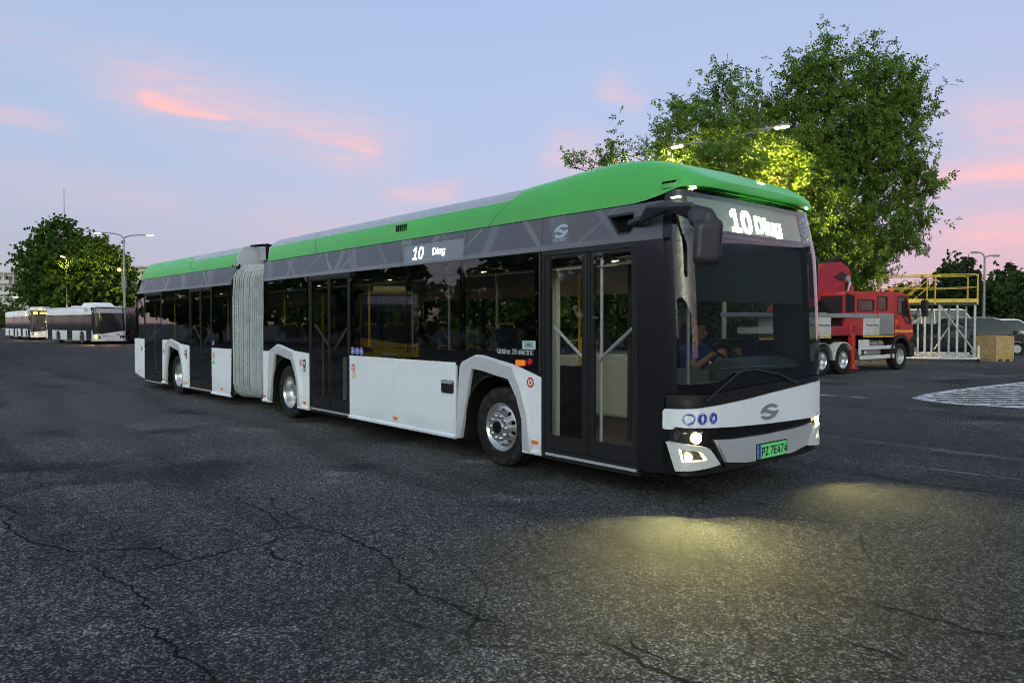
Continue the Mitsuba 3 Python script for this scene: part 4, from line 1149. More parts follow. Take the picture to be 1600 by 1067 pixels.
def tree(name, label, lobes, Y, foot, leafm, seed, n_twig, leaf_l=.13, leaf_w=.06, leaflets=5, per=8, twig=.7, up=.6, trunk_r=.2, depth=.85, group=None, extra=(), fork=.3, jit=.35, dys=()):
    rng = np.random.default_rng(seed)
    key = thing(name, label, 'tree', group)
    lob = np.array([(x, Y + rng.normal(0, jit) * (rx + rz), z, rx, depth * (rx + rz) / 2 * (1.0 + .5 * (rx + rz > 5)), rz) for x, z, rx, rz in lobes])
    lob[:len(dys), 1] = Y + np.array(dys) if len(dys) else lob[:0, 1]
    area = (lob[:, 3] * lob[:, 5] + lob[:, 3] * lob[:, 4] + lob[:, 4] * lob[:, 5])
    cnt = np.maximum(4, (n_twig * area / area.sum()).astype(int))
    base, dirs, own = [], [], []
    for i, c in enumerate(cnt):
        v = unit(rng.normal(size=(c, 3)))
        rad = rng.uniform(.35, 1.0, (c, 1)) ** .55
        rad *= .72 + .5 * meshkit.noise(v * 2.3 + i * 7.0, seed)[:, None]
        base.append(lob[i, :3] + v * lob[i, 3:] * rad)
        dirs.append(unit(v * [1, 1, .8] + rng.normal(0, .35, (c, 3)) + [0, 0, up]))
        own.append(np.full(c, i))
    base, dirs, own = np.vstack(base), np.vstack(dirs), np.concatenate(own)
    ok = base[:, 2] > 1.2
    base, dirs, own = base[ok], dirs[ok], own[ok]
    # leaves along the twigs
    k = np.repeat(np.arange(len(base)), per)
    t = np.tile(np.linspace(.0, 1, per), len(base))[:, None] + rng.uniform(-.06, .06, (len(k), 1))
    tl = twig * rng.uniform(.6, 1.25, (len(base), 1)) * np.where(rng.random((len(base), 1)) < .14, 1.9, 1.0)
    P = base[k] + dirs[k] * t * tl[k] + rng.normal(0, .045 * twig / .7, (len(k), 3)) - np.array([0, 0, 1]) * (t ** 2) * .12 * twig
    D = unit(dirs[k] * .35 + rng.normal(0, .6, (len(k), 3)) + [0, 0, -.75])
    V, Fc = leaves(P, D, rng, leaf_l, leaf_w, leaflets)
    obj('crown', (V, Fc), leafm, key, smooth=False, kind='stuff')
    # wood
    wood = []
    foot = np.array(foot, float)
    top = foot + [0, 0, max(fork * (lob[:, 2] + lob[:, 5]).max(), 1.2)]
    wood.append(tube([foot + [0, 0, -.05], foot + (top - foot) * .3 + [.03, 0, 0], top], [trunk_r * 1.25, trunk_r, trunk_r * .85], 10))
    for i, l in enumerate(lob):
        c = l[:3] - [0, 0, .3 * l[5]]
        d = c - top
        q = [top, top + d * [.25, .25, .40], top + d * [.62, .62, .72], c, c + [0, 0, .8 * l[5]] + rng.normal(0, .15, 3)]
        r0 = min(trunk_r * .55, .05 + .03 * np.linalg.norm(l[3:]))
        wood.append(tube(q, [r0, r0 * .8, r0 * .55, r0 * .35, .012], 6))
        sel = np.where(own == i)[0]
        for m_ in rng.permutation(sel)[:max(3, int(len(sel) * .35))]:
            a = c + rng.uniform(-.1, .6) * (np.array(q[4]) - c)
            b = base[m_]
            wood.append(tube([a, (a + b) / 2 + rng.normal(0, .12, 3), b, b + dirs[m_] * tl[m_] * .8], [.022, .016, .010, .004], 4))
    for a, b in extra:
        wood.append(tube([a, (np.array(a) + b) / 2 + [0, 0, .12], b], [.05, .03, .012], 5))
    obj('trunk', trimesh.util.concatenate(wood), 'm_bark', key, smooth=60)
    return key


LOBES = [(7.65, 10.7, 1.77, 1.47), (9.13, 11.88, 1.47, 1.32), (10.3, 10.55, 1.77, 2.06), (11.48, 11.58, 1.18, 1.62), (13.1, 12.76, 0.88, 1.83), (14.57, 13.49, 0.88, 1.53), (14.72, 11.29, 2.06, 2.06), (16.63, 13.49, 0.77, 1.41), (17.66, 11.88, 1.47, 1.47), (18.55, 12.32, 0.94, 0.94), (16.19, 10.11, 2.35, 2.06), (18.25, 8.64, 1.47, 1.47), (12.66, 8.93, 2.94, 2.35), (8.83, 9.23, 2.65, 1.32), (6.77, 9.82, 1.0, 0.82), (14.72, 6.87, 3.24, 2.35), (17.52, 6.28, 1.83, 1.62), (15.31, 4.81, 2.8, 1.47), (13.25, 5.11, 1.77, 1.77), (16.48, 3.93, 2.06, 0.82), (11.19, 7.17, 2.35, 1.77), (19.13, 8.05, 0.74, 0.53), (18.84, 9.52, 0.59, 0.59)]
TUFTS = [(13.1, 12.75, .5, 1.1), (14.57, 13.6, .5, 1.0), (16.6, 13.5, .45, .95), (17.9, 12.6, .55, .85), (18.2, 12.0, .5, .7), (11.5, 11.9, .4, .8), (9.3, 12.2, .4, .7), (7.7, 11.3, .45, .65), (15.6, 12.2, .5, .9), (18.5, 8.2, .6, .5), (18.0, 5.6, .7, .5), (18.2, 9.8, .5, .6)]
TWIGS = [(2.94, 8.87, 0.29, 0.24), (3.83, 9.08, 0.35, 0.29), (4.56, 9.29, 0.47, 0.35), (5.59, 9.43, 0.59, 0.41)]
tree('leafy_tree', 'large feathery green tree behind the red crane truck, glowing yellow under street lamps', [(11.2, 7.7, 1.3, 1.2), (12.6, 6.6, 1.6, 1.5), (7.6, 8.3, 1.4, .7), (12.0, 8.9, 1.1, .9), (8.2, 8.1, .7, .6), (8.9, 7.8, .6, .7), (8.6, 8.5, .5, .3)] + [(13.2 + (x - 13.2) * .92, 5 + (z - 5) * .86, rx * .76, rz * .80) for x, z, rx, rz in LOBES] + TUFTS + TWIGS, 34.0, (13.9, 34.6, 0), 'm_leaf', 3, 2800, .33, .165, 5, 8, .85, .95, .24, dys=(-2.4, -1.8, -.8, -2.2, -4.6, -5.0, -4.8), extra=[((8.8, 34.0, 8.6), (2.7, 34.0, 8.8))])
LT = [(-48.14, 10.72, 2.22, 1.8), (-50.22, 7.95, 2.42, 2.42), (-45.02, 8.99, 2.42, 2.08), (-46.75, 6.91, 4.16, 3.46), (-43.29, 6.91, 2.63, 2.42), (-50.56, 5.53, 2.42, 1.52), (-42.25, 4.84, 1.66, 2.08), (-52.29, 5.18, 0.97, 0.97), (-47.1, 4.14, 4.16, 1.73)]
tree('maple_tree', 'dense round dark green tree behind the parked white city buses', LT, 80.0, (-47, 80.5, 0), 'm_leaf_maple', 8, 2600, .42, .36, 1, 9, .9, .25, .3, jit=.15)
# trees beyond the yard on the right, and behind the bus
BG = [('broadleaf_tree', 'bushy tree with a pointed crown left of the unlit street lamp', 1508, 74, 36, 410, 3), ('broadleaf_tree', 'broad green tree just right of the unlit street lamp', 1556, 78, 36, 428, 5), ('broadleaf_tree', 'wide green tree at the right edge of the yard', 1600, 70, 40, 436, 6),
      ('broadleaf_tree', 'low dark tree behind the yellow platform railing', 1448, 80, 30, 440, 7), ('broadleaf_tree', 'dim tree in the gap beside the red truck cab', 1395, 76, 30, 450, 9)]


def px(x, y, D):
    return (x - 800) / 1155 * D, CAM_H + (505 - y) / 1155 * D


for nm, lb, cx_, D, rx_, top, sd_ in BG:
    X, zt = px(cx_, top, D)
    w = rx_ / 1155 * D
    rg = np.random.default_rng(sd_)
    lob = [(X + rg.uniform(-.5, .5) * w, zt * h, w * k, zt * .17) for h, k in ((.84, .38), (.68, .62), (.52, .8), (.38, .9), (.25, .85))]
    lob += [(X + s * w * .6, zt * rg.uniform(.4, .7), w * .45, zt * .14) for s in (-1, 1)]
    tree(nm, lb, lob, D, (X, D, 0), 'm_leaf_far', sd_, 620, .55, .42, 1, 8, .9, .35, .18, jit=.1, group='trees beyond the yard at right')


def fir(label, cx_, top, D, seed, wid=1.0):
    rng = np.random.default_rng(seed)
    X, zt = px(cx_, top, D)
    key = thing('fir_tree', label, 'tree', 'trees beyond the yard at right')
    base, dirs = [], []
    for z in np.arange(.6, zt - .2, .30):
        r = wid * (1 - z / zt) * zt * .24 * (.8 + .4 * rng.random()) + .15
        n = int(6 + 16 * (1 - z / zt))
        th = rng.uniform(0, 2 * np.pi, n)
        for q in np.linspace(.25, 1, 5):
            base.append(np.c_[X + r * q * np.cos(th), D + r * q * np.sin(th), z - .22 * r * q + 0 * th + rng.normal(0, .06, n)])
            dirs.append(np.c_[np.cos(th), np.sin(th), -.35 + 0 * th])
    P, D_ = np.vstack(base), unit(np.vstack(dirs))
    P, D_ = np.repeat(P, 2, 0), np.repeat(D_, 2, 0)
    P = P + rng.normal(0, .1, P.shape)
    V, Fc = leaves(P, unit(D_ + rng.normal(0, .35, D_.shape)), rng, .48, .20, 1)
    obj('crown', (V, Fc), 'm_leaf_fir', key, smooth=False, kind='stuff')
    obj('trunk', tube([[X, D, 0], [X, D, zt * .6], [X, D, zt + .1]], [.16, .09, .02], 8), 'm_bark', key, smooth=60)


fir('slim dark fir rising tallest behind the yellow platform', 1512, 398, 70, 31, .9)
fir('small bluish fir behind the middle of the yellow platform railing', 1484, 412, 82, 32, .9)
fir('pale pointed fir between the broad trees at the right edge', 1577, 408, 84, 33, 1.0)

# ------------------------------------------------------------------ street lamps
mat('m_pole', dirt((0.30, 0.31, 0.32), 0.3, 4.0), 0.5, metal=0.4)
mat('m_lamp_shell', (0.22, 0.22, 0.23), 0.4)


def street_lamp(label, base, top, heads, lit, spots, r=.09, gear=False):
    k = thing('street_lamp', label, 'street lamp', 'street lamps round the yard')
    base, top = np.array(base, float), np.array(top, float)
    obj('pole', tube([base, base + (top - base) * .3, top], [r * 1.35, r, r * .7], 12), 'm_pole', k, smooth=60)
    for i, hd in enumerate(heads):
        hd = np.array(hd, float)
        d = hd - top
        obj('arm', tube([top, top + d * [.12, .12, .45], top + d * [.35, .35, .78], top + d * [.7, .7, .95], hd], r * .55, 8), 'm_pole', k, smooth=60)
        f = unit(d * [1, 1, 0])
        M = frame(hd, f[:2])
        shell = m3.Manifold.batch_hull([hull(([-.05, 0, .02], .05), ([.18, 0, .03], .11), ([.50, 0, .02], .09), ([.62, 0, .0], .04))]).scale([1, 1, .6])
        h = obj('lamp_head', trimesh.Trimesh(put(M, tm(shell).vertices), tm(shell).faces, process=False), 'm_lamp_shell', k, smooth=50)
        lens = tm(m3.Manifold.batch_hull([hull(([.10, 0, -.045], .095), ([.48, 0, -.045], .085))]).scale([1, 1, .75]))
        obj('lamp_glass', trimesh.Trimesh(put(M, lens.vertices), lens.faces, process=False), 'm_ink' if lit[i] else 'm_silver', h, smooth=True, **({'emitter': lamp((1.0, .66, .25), lit[i])} if lit[i] else {}))
        if spots[i]:
            p = put(M, [.3, 0, -.16])
            scene[fresh('street_lamp_beam')] = {'type': 'spot', 'intensity': rgb([v * spots[i] for v in (1.0, .68, .13)]), 'cutoff_angle': 55.0, 'beam_width': 24.0,
                                               'to_world': T().look_at(origin=p.tolist(), target=(p + [-.12, 1.0, -.78]).tolist(), up=[0, 1, 0])}
    if gear:
        t = top + (base - top) * .40
        obj('control_box', bx(t[0] - .18, t[0] + .18, t[1] - .16, t[1] + .1, t[2] - .9, t[2] + .3, .02), 'm_lamp_shell', k)
        obj('warning_lamp', tm(hull(((t[0] - .35, t[1] - .2, t[2] + .9), .16))), 'm_ink', k, smooth=True, emitter=lamp((1.0, .45, .06), 1.2))
        obj('warning_bracket', rod([t[0] - .35, t[1] - .2, t[2] + .8], [t[0], t[1], t[2] + .7], .04), 'm_pole', k)
    return k


street_lamp('lit double street lamp whose heads glow among the large tree branches', (8.6, 30.0, 0), (8.6, 30.0, 8.7), [(10.2, 28.9, 9.32), (7.2, 31.3, 9.22)], (6.0, 5.0), (260.0, 170.0))
X, z = px(195, 371, 70)
street_lamp('lit double street lamp with curved arms behind the parked white buses', (X, 70, 0), (X, 70, z - .1), [(X - 2.15, 69.9, z + .42), (X + 2.15, 70.1, z + .22)], (7.0, 7.0), (60.0, 20.0), r=.11, gear=True)
X, z = px(1537, 404, 60)
street_lamp('unlit pale double street lamp standing among the trees at right', (X, 60, 0), (X, 60, z), [(X - .55, 60, z + .48), (X + .62, 60, z + .22)], (0, 0), (0, 0), r=.10)
X, z = px(105, 402, 76)
street_lamp('small lit lamp glowing inside the dense round tree', (X, 76, 0), (X, 76, z - .2), [(X + .1, 75.4, z)], (6.0,), (12.0,), r=.08)
X, z = px(37, 464, 95)
street_lamp('low lit lamp glowing beside the dense round tree near the housing block', (X, 95, 0), (X, 95, z - .2), [(X - .3, 94.4, z)], (9.0,), (40.0,), r=.08)
X, z = px(103, 295, 190)
mk_ = thing('radio_mast', 'thin grey mast rising behind the dense round tree', 'mast')
obj('pole', tube([[X, 190, 0], [X, 190, z * .6], [X, 190, z]], [.22, .14, .06], 8), 'm_pole', mk_, smooth=60)
obj('stay', [rod([X, 190, z * .8], [X + s * 7, 190 + q, 0], .03, 5) for s, q in ((-1, 4), (1, 4), (0, -7))], 'm_pole', mk_, kind='stuff')

# ------------------------------------------------------------------ red crane truck
MT = frame([10.1146, 24.0522], (.80203, .59728))


def Tt(m):
    m = tm(m)
    return trimesh.Trimesh(put(MT, m.vertices), m.faces, process=False)


def ts(x, z, d):
    return put(MT, np.stack([x, -d, z], -1))


def slab(poly, y0, y1, M=MT):
    return ex(poly, 0, y1 - y0, lambda u, v, d: put(M, np.c_[u, y0 + d, v]))


mat('m_truck_red', dirt((0.50, 0.028, 0.022), 0.3, 2.5), 0.38, coat=0.4)
mat('m_crane_red', dirt((0.36, 0.018, 0.03), 0.3, 2.5), 0.45)
mat('m_box', dirt((0.60, 0.62, 0.60), 0.25, 3.0), 0.45, metal=0.1)
mat('m_box_grey', dirt((0.34, 0.35, 0.37), 0.25, 3.0), 0.45, metal=0.3)
mat('m_guard', dirt((0.66, 0.67, 0.67), 0.3, 5.0), 0.5)
mat('m_yellow_tape', (0.75, 0.50, 0.03), 0.5)
mat('m_lamp_orange', (0.85, 0.16, 0.02), 0.25, spec_trans=0.0)
mat('m_dark_glass', (0.015, 0.018, 0.02), 0.06, coat=0.5)
TR = thing('crane_truck', 'red truck with folded loading crane and grey side boxes, parked beyond the bus', 'crane truck')
for wx in (0.0, 1.29):
    wheel(MT, wx, 'rear', .49, .0, TR)
wheel(MT, 5.24, 'rear', .50, .02, TR, dark=True)
for wx in (0.0, 1.29, 5.24):
    t = trimesh.creation.cylinder(radius=.48, height=.5, sections=28)
    v = np.asarray(t.vertices)
    obj('far_tyre', trimesh.Trimesh(put(MT, np.c_[wx + v[:, 0], 2.2 + v[:, 2], .49 + v[:, 1]]), t.faces, process=False), 'm_rubber', TR)
cabp = Polygon([(1.42, 1.32), (1.42, 2.70), (1.56, 2.80), (4.6, 2.87), (5.40, 2.85), (5.78, 2.74), (6.20, 1.66), (6.25, 1.26), (6.10, 1.20)] + ring_pts(5.24, .52, .80, 40, 118, 10) + [(4.80, 1.30)])
wins = [Polygon([(1.46, 2.70), (1.99, 2.64), (1.99, 2.12), (1.46, 2.10)]), rrect(2.23, 3.32, 2.16, 2.52, .05), rrect(3.57, 4.25, 2.19, 2.66, .05),
        Polygon([(5.02, 2.68), (5.66, 2.66), (6.02, 1.72), (5.70, 1.74), (5.38, 2.05), (5.02, 2.10)])]
shell = cabp
for w in wins:
    shell = shell.difference(w)
ck = obj('cab', [slab(shell, .04, .10), slab(cabp, 2.34, 2.40), slab(cabp.difference(cabp.buffer(-.06)), .10, 2.34)], 'm_truck_red', TR)
for w in wins:
    obj('cab_window', slab(w.buffer(.01), .06, .075), 'm_dark_glass', ck)
    obj('window_seal', slab(w.buffer(.03).difference(w.buffer(-.012)), .030, .046), 'm_black', ck)
obj('rear_window', Tt(bx(1.385, 1.415, .12, 2.3, 1.45, 2.66, .02)), 'm_dark_glass', ck)
obj('door_seam', slab(unary_union([LineString([(4.82, 2.74), (4.80, 1.34)]).buffer(.008), LineString([(4.82, 2.74), (5.72, 2.72)]).buffer(.008)]), .036, .042), 'm_ink', ck)
obj('cab_stripe', slab(Polygon([(4.83, 1.40), (6.20, 1.39), (6.20, 1.46), (4.83, 1.47)]), .034, .041), 'm_yellow_tape', ck)
obj('repeater_lamp', slab(rrect(4.86, 4.98, 1.72, 1.84, .02), .02, .041), 'm_lamp_orange', ck)
obj('door_handle', slab(rrect(5.02, 5.16, 1.52, 1.62, .02), .02, .041), 'm_black', ck)
obj('front_bumper', [Tt(bx(5.95, 6.36, .02, 2.42, .48, .98, .05)), Tt(bx(6.02, 6.30, .05, 2.4, .98, 1.25, .04))], 'm_black', TR)
obj('headlight', Tt(bx(6.30, 6.38, .15, .5, .70, .90, .02)), 'm_chrome', TR)
arch = Polygon(ring_pts(5.24, .52, .80, -5, 185, 24) + ring_pts(5.24, .52, .66, 185, -5, 24))
obj('mudguard', [slab(arch, -.01, .35)], 'm_black', TR)
for wx in (0.0, 1.29):
    arch = Polygon(ring_pts(wx, .49, .60, 0, 180, 20) + ring_pts(wx, .49, .57, 180, 0, 20))
    obj('mudguard', slab(arch, -.02, .55), 'm_guard' if wx else 'm_box_grey', TR)
for x, y in ((5.15, .35), (2.65, .5)):
    bk = obj('beacon', Tt([rod([x, y, 2.84], [x, y, 2.90], .09, 16), tm(hull(([x, y, 2.94], .075), ([x, y, 3.02], .05)))]), 'm_lamp_orange' if x > 4 else 'm_crane_red', TR, smooth=40)
for z0, z1, x in ((2.12, 2.58, 6.32), (1.98, 2.14, 6.34)):
    obj('side_mirror', Tt(bx(x, x + .14, -.42, -.18, z0, z1, .03)), 'm_black', TR)
obj('mirror_bracket', Tt([tube([[5.75, .06, 2.72], [6.1, -.2, 2.74], [6.38, -.3, 2.62], [6.40, -.3, 1.98], [6.1, .0, 1.95]], .022)]), 'm_black', TR)
obj('frame_rail', Tt([bx(-4.2, 5.9, .75, .95, .72, 1.0), bx(-4.2, 5.9, 1.5, 1.7, .72, 1.0), bx(-4.2, 4.7, .3, 2.2, 1.02, 1.22)]), 'm_matte', TR, kind='stuff')
for x0, x1, z0, z1, y1, m_ in ((-.37, .50, 1.28, 1.90, .75, 'm_box'), (-.39, .26, 1.905, 2.07, .9, 'm_box_grey'), (-1.32, -.40, 1.28, 1.90, .75, 'm_box'), (-2.43, -1.34, 1.28, 1.88, .75, 'm_box'), (-3.4, -2.46, 1.40, 1.60, .8, 'm_box'), (-4.1, -.42, 1.905, 2.04, .9, 'm_box_grey'),
                            (2.60, 3.64, 1.29, 1.895, 2.4, 'm_box'), (1.0, 3.55, 1.90, 2.05, 2.3, 'm_box_grey'), (3.67, 4.70, 1.30, 2.07, 2.4, 'm_box_grey')):
    k = obj('tool_box', Tt(bx(x0, x1, .0, y1, z0, z1, .012)), m_, TR)
    if z0 < 1.35 and x0 < 3.6:
        obj('box_handle', Tt(tube([[x0 + .12, -.02, z1 - .22], [x0 + .3, -.03, z1 - .25], [x1 - .25, -.03, z1 - .23], [x1 - .1, -.02, z1 - .27]], .012, 6)), 'm_ink', k)
        obj('box_sticker', slab(rrect(x1 - .35, x1 - .08, z0 + .06, z0 + .15, .01), -.006, -.002), 'm_sticker_yellow', k)
    if x0 == 3.67:
        for q in range(11):
            obj('shutter_slat', Tt(bx(x0 + .04, x1 - .04, -.012, .002, z0 + .05 + .062 * q, z0 + .102 + .062 * q, .004)), 'm_box_grey', k)
for x0, x1 in ((2.58, 4.73), (-.38, .52), (-3.4, -.42)):
    obj('marker_tape', Tt(bx(x0, x1, .01, .03, 1.225, 1.275)), 'm_yellow_tape', TR)
for x0, x1, z0, z1, y in ((2.30, 4.76, .80, .925, .0), (2.38, 4.76, .46, .60, -.002), (2.26, 2.40, .63, 1.15, -.014), (2.50, 2.98, .93, 1.15, .01)):
    obj('side_guard', Tt(bx(x0, x1, y, y + .04, z0, z1, .006)), 'm_guard', TR)
for x in (3.35, 3.75, 4.2):
    obj('air_tank', Tt(rod([x - .17, .35, .98], [x + .17, .35, .98], .14, 16)), 'm_steel', TR)
obj('fuel_tank', Tt(bx(3.0, 4.1, .15, .75, .58, .82, .06)), 'm_steel', TR)
lg = obj('outrigger_leg', Tt(bx(1.75, 1.93, -.06, .12, .30, 1.35, .015)), 'm_truck_red', TR)
obj('outrigger_foot', Tt([bx(1.66, 2.05, -.12, .18, .14, .22, .03), rod([1.84, .03, .2], [1.84, .03, .4], .05)]), 'm_crane_red', lg)
obj('leg_plate', slab(Polygon([(2.02, .16), (2.34, .16), (2.24, .42), (2.06, .46)]), .15, .22), 'm_orange', lg)
obj('crane_base', Tt([bx(.55, 2.1, .02, 2.38, 1.30, 1.62, .03), bx(.95, 1.75, .6, 1.8, 1.6, 2.0, .05), bx(1.7, 2.15, -.02, .45, 1.3, 1.72, .03)]), 'm_crane_red', TR)
col = Polygon([(1.7, 1.5), (1.92, 2.60), (2.35, 3.10), (3.06, 3.24), (3.10, 2.96), (2.72, 2.2), (2.75, 1.5)])
obj('crane_column', slab(col, .98, 1.5), 'm_crane_red', TR)
boom = Polygon([(-.82, 2.10), (-.22, 2.60), (1.2, 3.52), (1.96, 3.84), (2.70, 3.90), (3.22, 3.70), (3.38, 3.38), (3.08, 3.20), (1.98, 2.80), (.45, 2.09)])
bk = obj('crane_boom', slab(boom, .9, 1.58), 'm_crane_red', TR)
obj('boom_plate', slab(Polygon([(2.2, 3.35), (2.7, 3.55), (3.15, 3.40), (3.0, 3.24), (2.6, 3.26)]), .86, .895), 'm_black', bk)
obj('boom_lettering', slab(Polygon([(-.42, 2.32), (-.1, 2.52), (-.02, 2.45), (-.34, 2.24)]), .888, .896), 'm_plain_white', bk)
obj('pivot_pin', Tt([rod([3.02, .80, 3.30], [3.02, 1.66, 3.30], .12, 18), rod([2.3, .82, 2.5], [2.3, 1.6, 2.5], .09, 16)]), 'm_steel', bk)
obj('lift_cylinder', Tt([rod([2.86, .82, 2.05], [2.95, .82, 2.75], .09, 14), rod([2.95, .82, 2.7], [3.14, .82, 3.2], .05, 12)]), 'm_steel', TR)
obj('lift_cylinder', Tt([rod([2.95, 1.0, 2.02], [2.75, 1.0, 2.45], .10, 14), rod([3.40, 1.25, 3.68], [3.12, 1.25, 2.9], .06, 12)]), 'm_crane_red', TR)
for k in range(4):
    obj('hose', Tt(tube([[2.0 + .1 * k, 1.0 + .1 * k, 3.80], [2.6, .98 + .1 * k, 4.02 + .02 * k], [3.1, .96 + .1 * k, 3.96], [3.42 + .02 * k, .94 + .1 * k, 3.6], [3.35, .94 + .1 * k, 3.1], [3.05, .95 + .1 * k, 2.6]], .022, 6)), 'm_black', TR)
obj('crane_bracket', Tt([rod([2.9, 1.0, 2.72], [3.5, 1.0, 2.72], .04), rod([3.5, 1.0, 2.72], [3.55, 1.0, 2.2], .04)]), 'm_steel', TR)

# ------------------------------------------------------------------ mobile work platform
MP = frame([20.35, 32.3], (.955, -.297))


def Pp(m):
    m = tm(m)
    return trimesh.Trimesh(put(MP, m.vertices), m.faces, process=False)


mat('m_galv', dirt((0.45, 0.46, 0.47), 0.3, 4.0), 0.45, metal=0.3)
WP = thing('work_platform', 'wheeled grey steel work platform with yellow guard railing beside the red truck', 'work platform')
dk = obj('deck', Pp(bx(-3.95, .02, .0, 1.5, 2.52, 2.62)), 'm_black', WP)
for x0, x1 in ((-3.95, -1.70), (-1.64, .02)):
    obj('toe_board', Pp(bx(x0, x1, -.02, .0, 2.63, 2.80, .005)), 'm_yellow_steel', WP)
for y in (.0, 1.5):
    for x in (-.02, -1.67, -3.93):
        obj('railing_post', Pp(rod([x, y, 2.55], [x, y, 3.86], .034)), 'm_yellow_steel', WP)
    for a, b in ((-.02, -1.67), (-1.67, -3.93)):
        obj('top_rail', Pp(tube([[a, y, 3.74], [a - .08, y, 3.86], [b + .08, y, 3.86], [b, y, 3.76]], .027)), 'm_yellow_steel', WP)
        obj('middle_rail', Pp(rod([a, y, 3.30], [b, y, 3.27], .018)), 'm_yellow_steel', WP)
for x in (-.02,):
    obj('end_rail', Pp([rod([x, 0, 3.84], [x, 1.5, 3.84], .026), rod([x, 0, 3.3], [x, 1.5, 3.3], .018)]), 'm_yellow_steel', WP, kind='stuff')
for q in range(3):
    x = -3.05 + .48 * q
    obj('stair_rail', Pp(tube([[x - .75, .7, 2.70], [x, .7, 3.42], [x + .28, .7, 3.68], [x + .40, .7, 3.66], [x + .42, .7, 3.50], [x + .3, .7, 3.35], [x - .45, .7, 2.65]], .024)), 'm_yellow_steel', WP)
for x in (-2.05, -1.48, -.78, -.10):
    obj('leg', Pp(bx(x - .045, x + .045, .02, .11, .16, 2.53, .006)), 'm_galv', WP)
    obj('leg', Pp(bx(x - .04, x + .04, 1.38, 1.46, .16, 2.53, .006)), 'm_galv', WP)
for a, b in (([-1.45, .0, 2.48], [-.08, .0, .45]), ([-.4, 1.3, 2.3], [-1.4, 1.3, .5]), ([-1.9, .0, 2.3], [-2.95, -.1, 1.35])):
    obj('brace', Pp(rod(a, b, .034)), 'm_galv', WP)
for y, z in ((-.05, .14), (1.45, .30)):
    obj('base_rail', Pp(bx(-3.2, .08, y, y + .08, z, z + .09, .006)), 'm_guard', WP)
obj('base_rail', Pp(bx(-3.0, .02, .5, .58, .24, .31, .006)), 'm_guard', WP)
for x in (.02, -3.05):
    for y in (-.02, 1.45):
        obj('castor', Pp([rod([x - .0, y - .02, .085], [x, y + .05, .085], .085, 16), bx(x - .03, x + .03, y - .04, y + .07, .09, .18)]), 'm_rubber', WP)
obj('jack', Pp(bx(.0, .09, -.04, .05, .12, .72, .01)), 'm_guard', WP)

# ------------------------------------------------------------------ chipboard crate


def osb(p, n, uv):
    d1, d2, r = mikit.voronoi(p.x * 16 + p.y * 9, p.z * 22 + p.y * 6)
    d3, d4, r2 = mikit.voronoi(p.x * 9 - p.z * 12, p.z * 8 + p.y * 14)
    return mikit.mix((0.36, 0.22, 0.085), (0.62, 0.45, 0.22), 0.5 * r + 0.5 * r2)


mat('m_osb', mikit.proc(osb), 0.75)
mat('m_pine', dirt((0.55, 0.40, 0.20), 0.3, 5.0), 0.7)
MC = frame([21.62, 33.0], (.97, .24))
cr = thing('wooden_crate', 'square chipboard crate on the asphalt beside the work platform', 'crate')


def Cc(m):
    m = tm(m)
    return trimesh.Trimesh(put(MC, m.vertices), m.faces, process=False)


obj('front_board', Cc(bx(.03, .96, .0, .022, .10, 1.14, .004)), 'm_osb', cr)
obj('back_board', Cc(bx(.0, .99, 1.05, 1.072, .10, 1.14, .004)), 'm_osb', cr)
for x in (.0, .968):
    obj('side_board', Cc(bx(x, x + .022, .024, 1.048, .10, 1.14, .004)), 'm_osb', cr)
obj('lid', Cc(bx(-.01, 1.0, -.01, 1.08, 1.142, 1.165, .004)), 'm_osb', cr)
for x in (.05, .45, .85):
    obj('skid', Cc(bx(x, x + .1, .02, 1.05, .0, .098)), 'm_pine', cr)
for x in (.0, .945):
    obj('corner_batten', Cc(bx(x, x + .045, -.014, .0, .10, 1.14, .003)), 'm_pine', cr)

# ------------------------------------------------------------------ cars


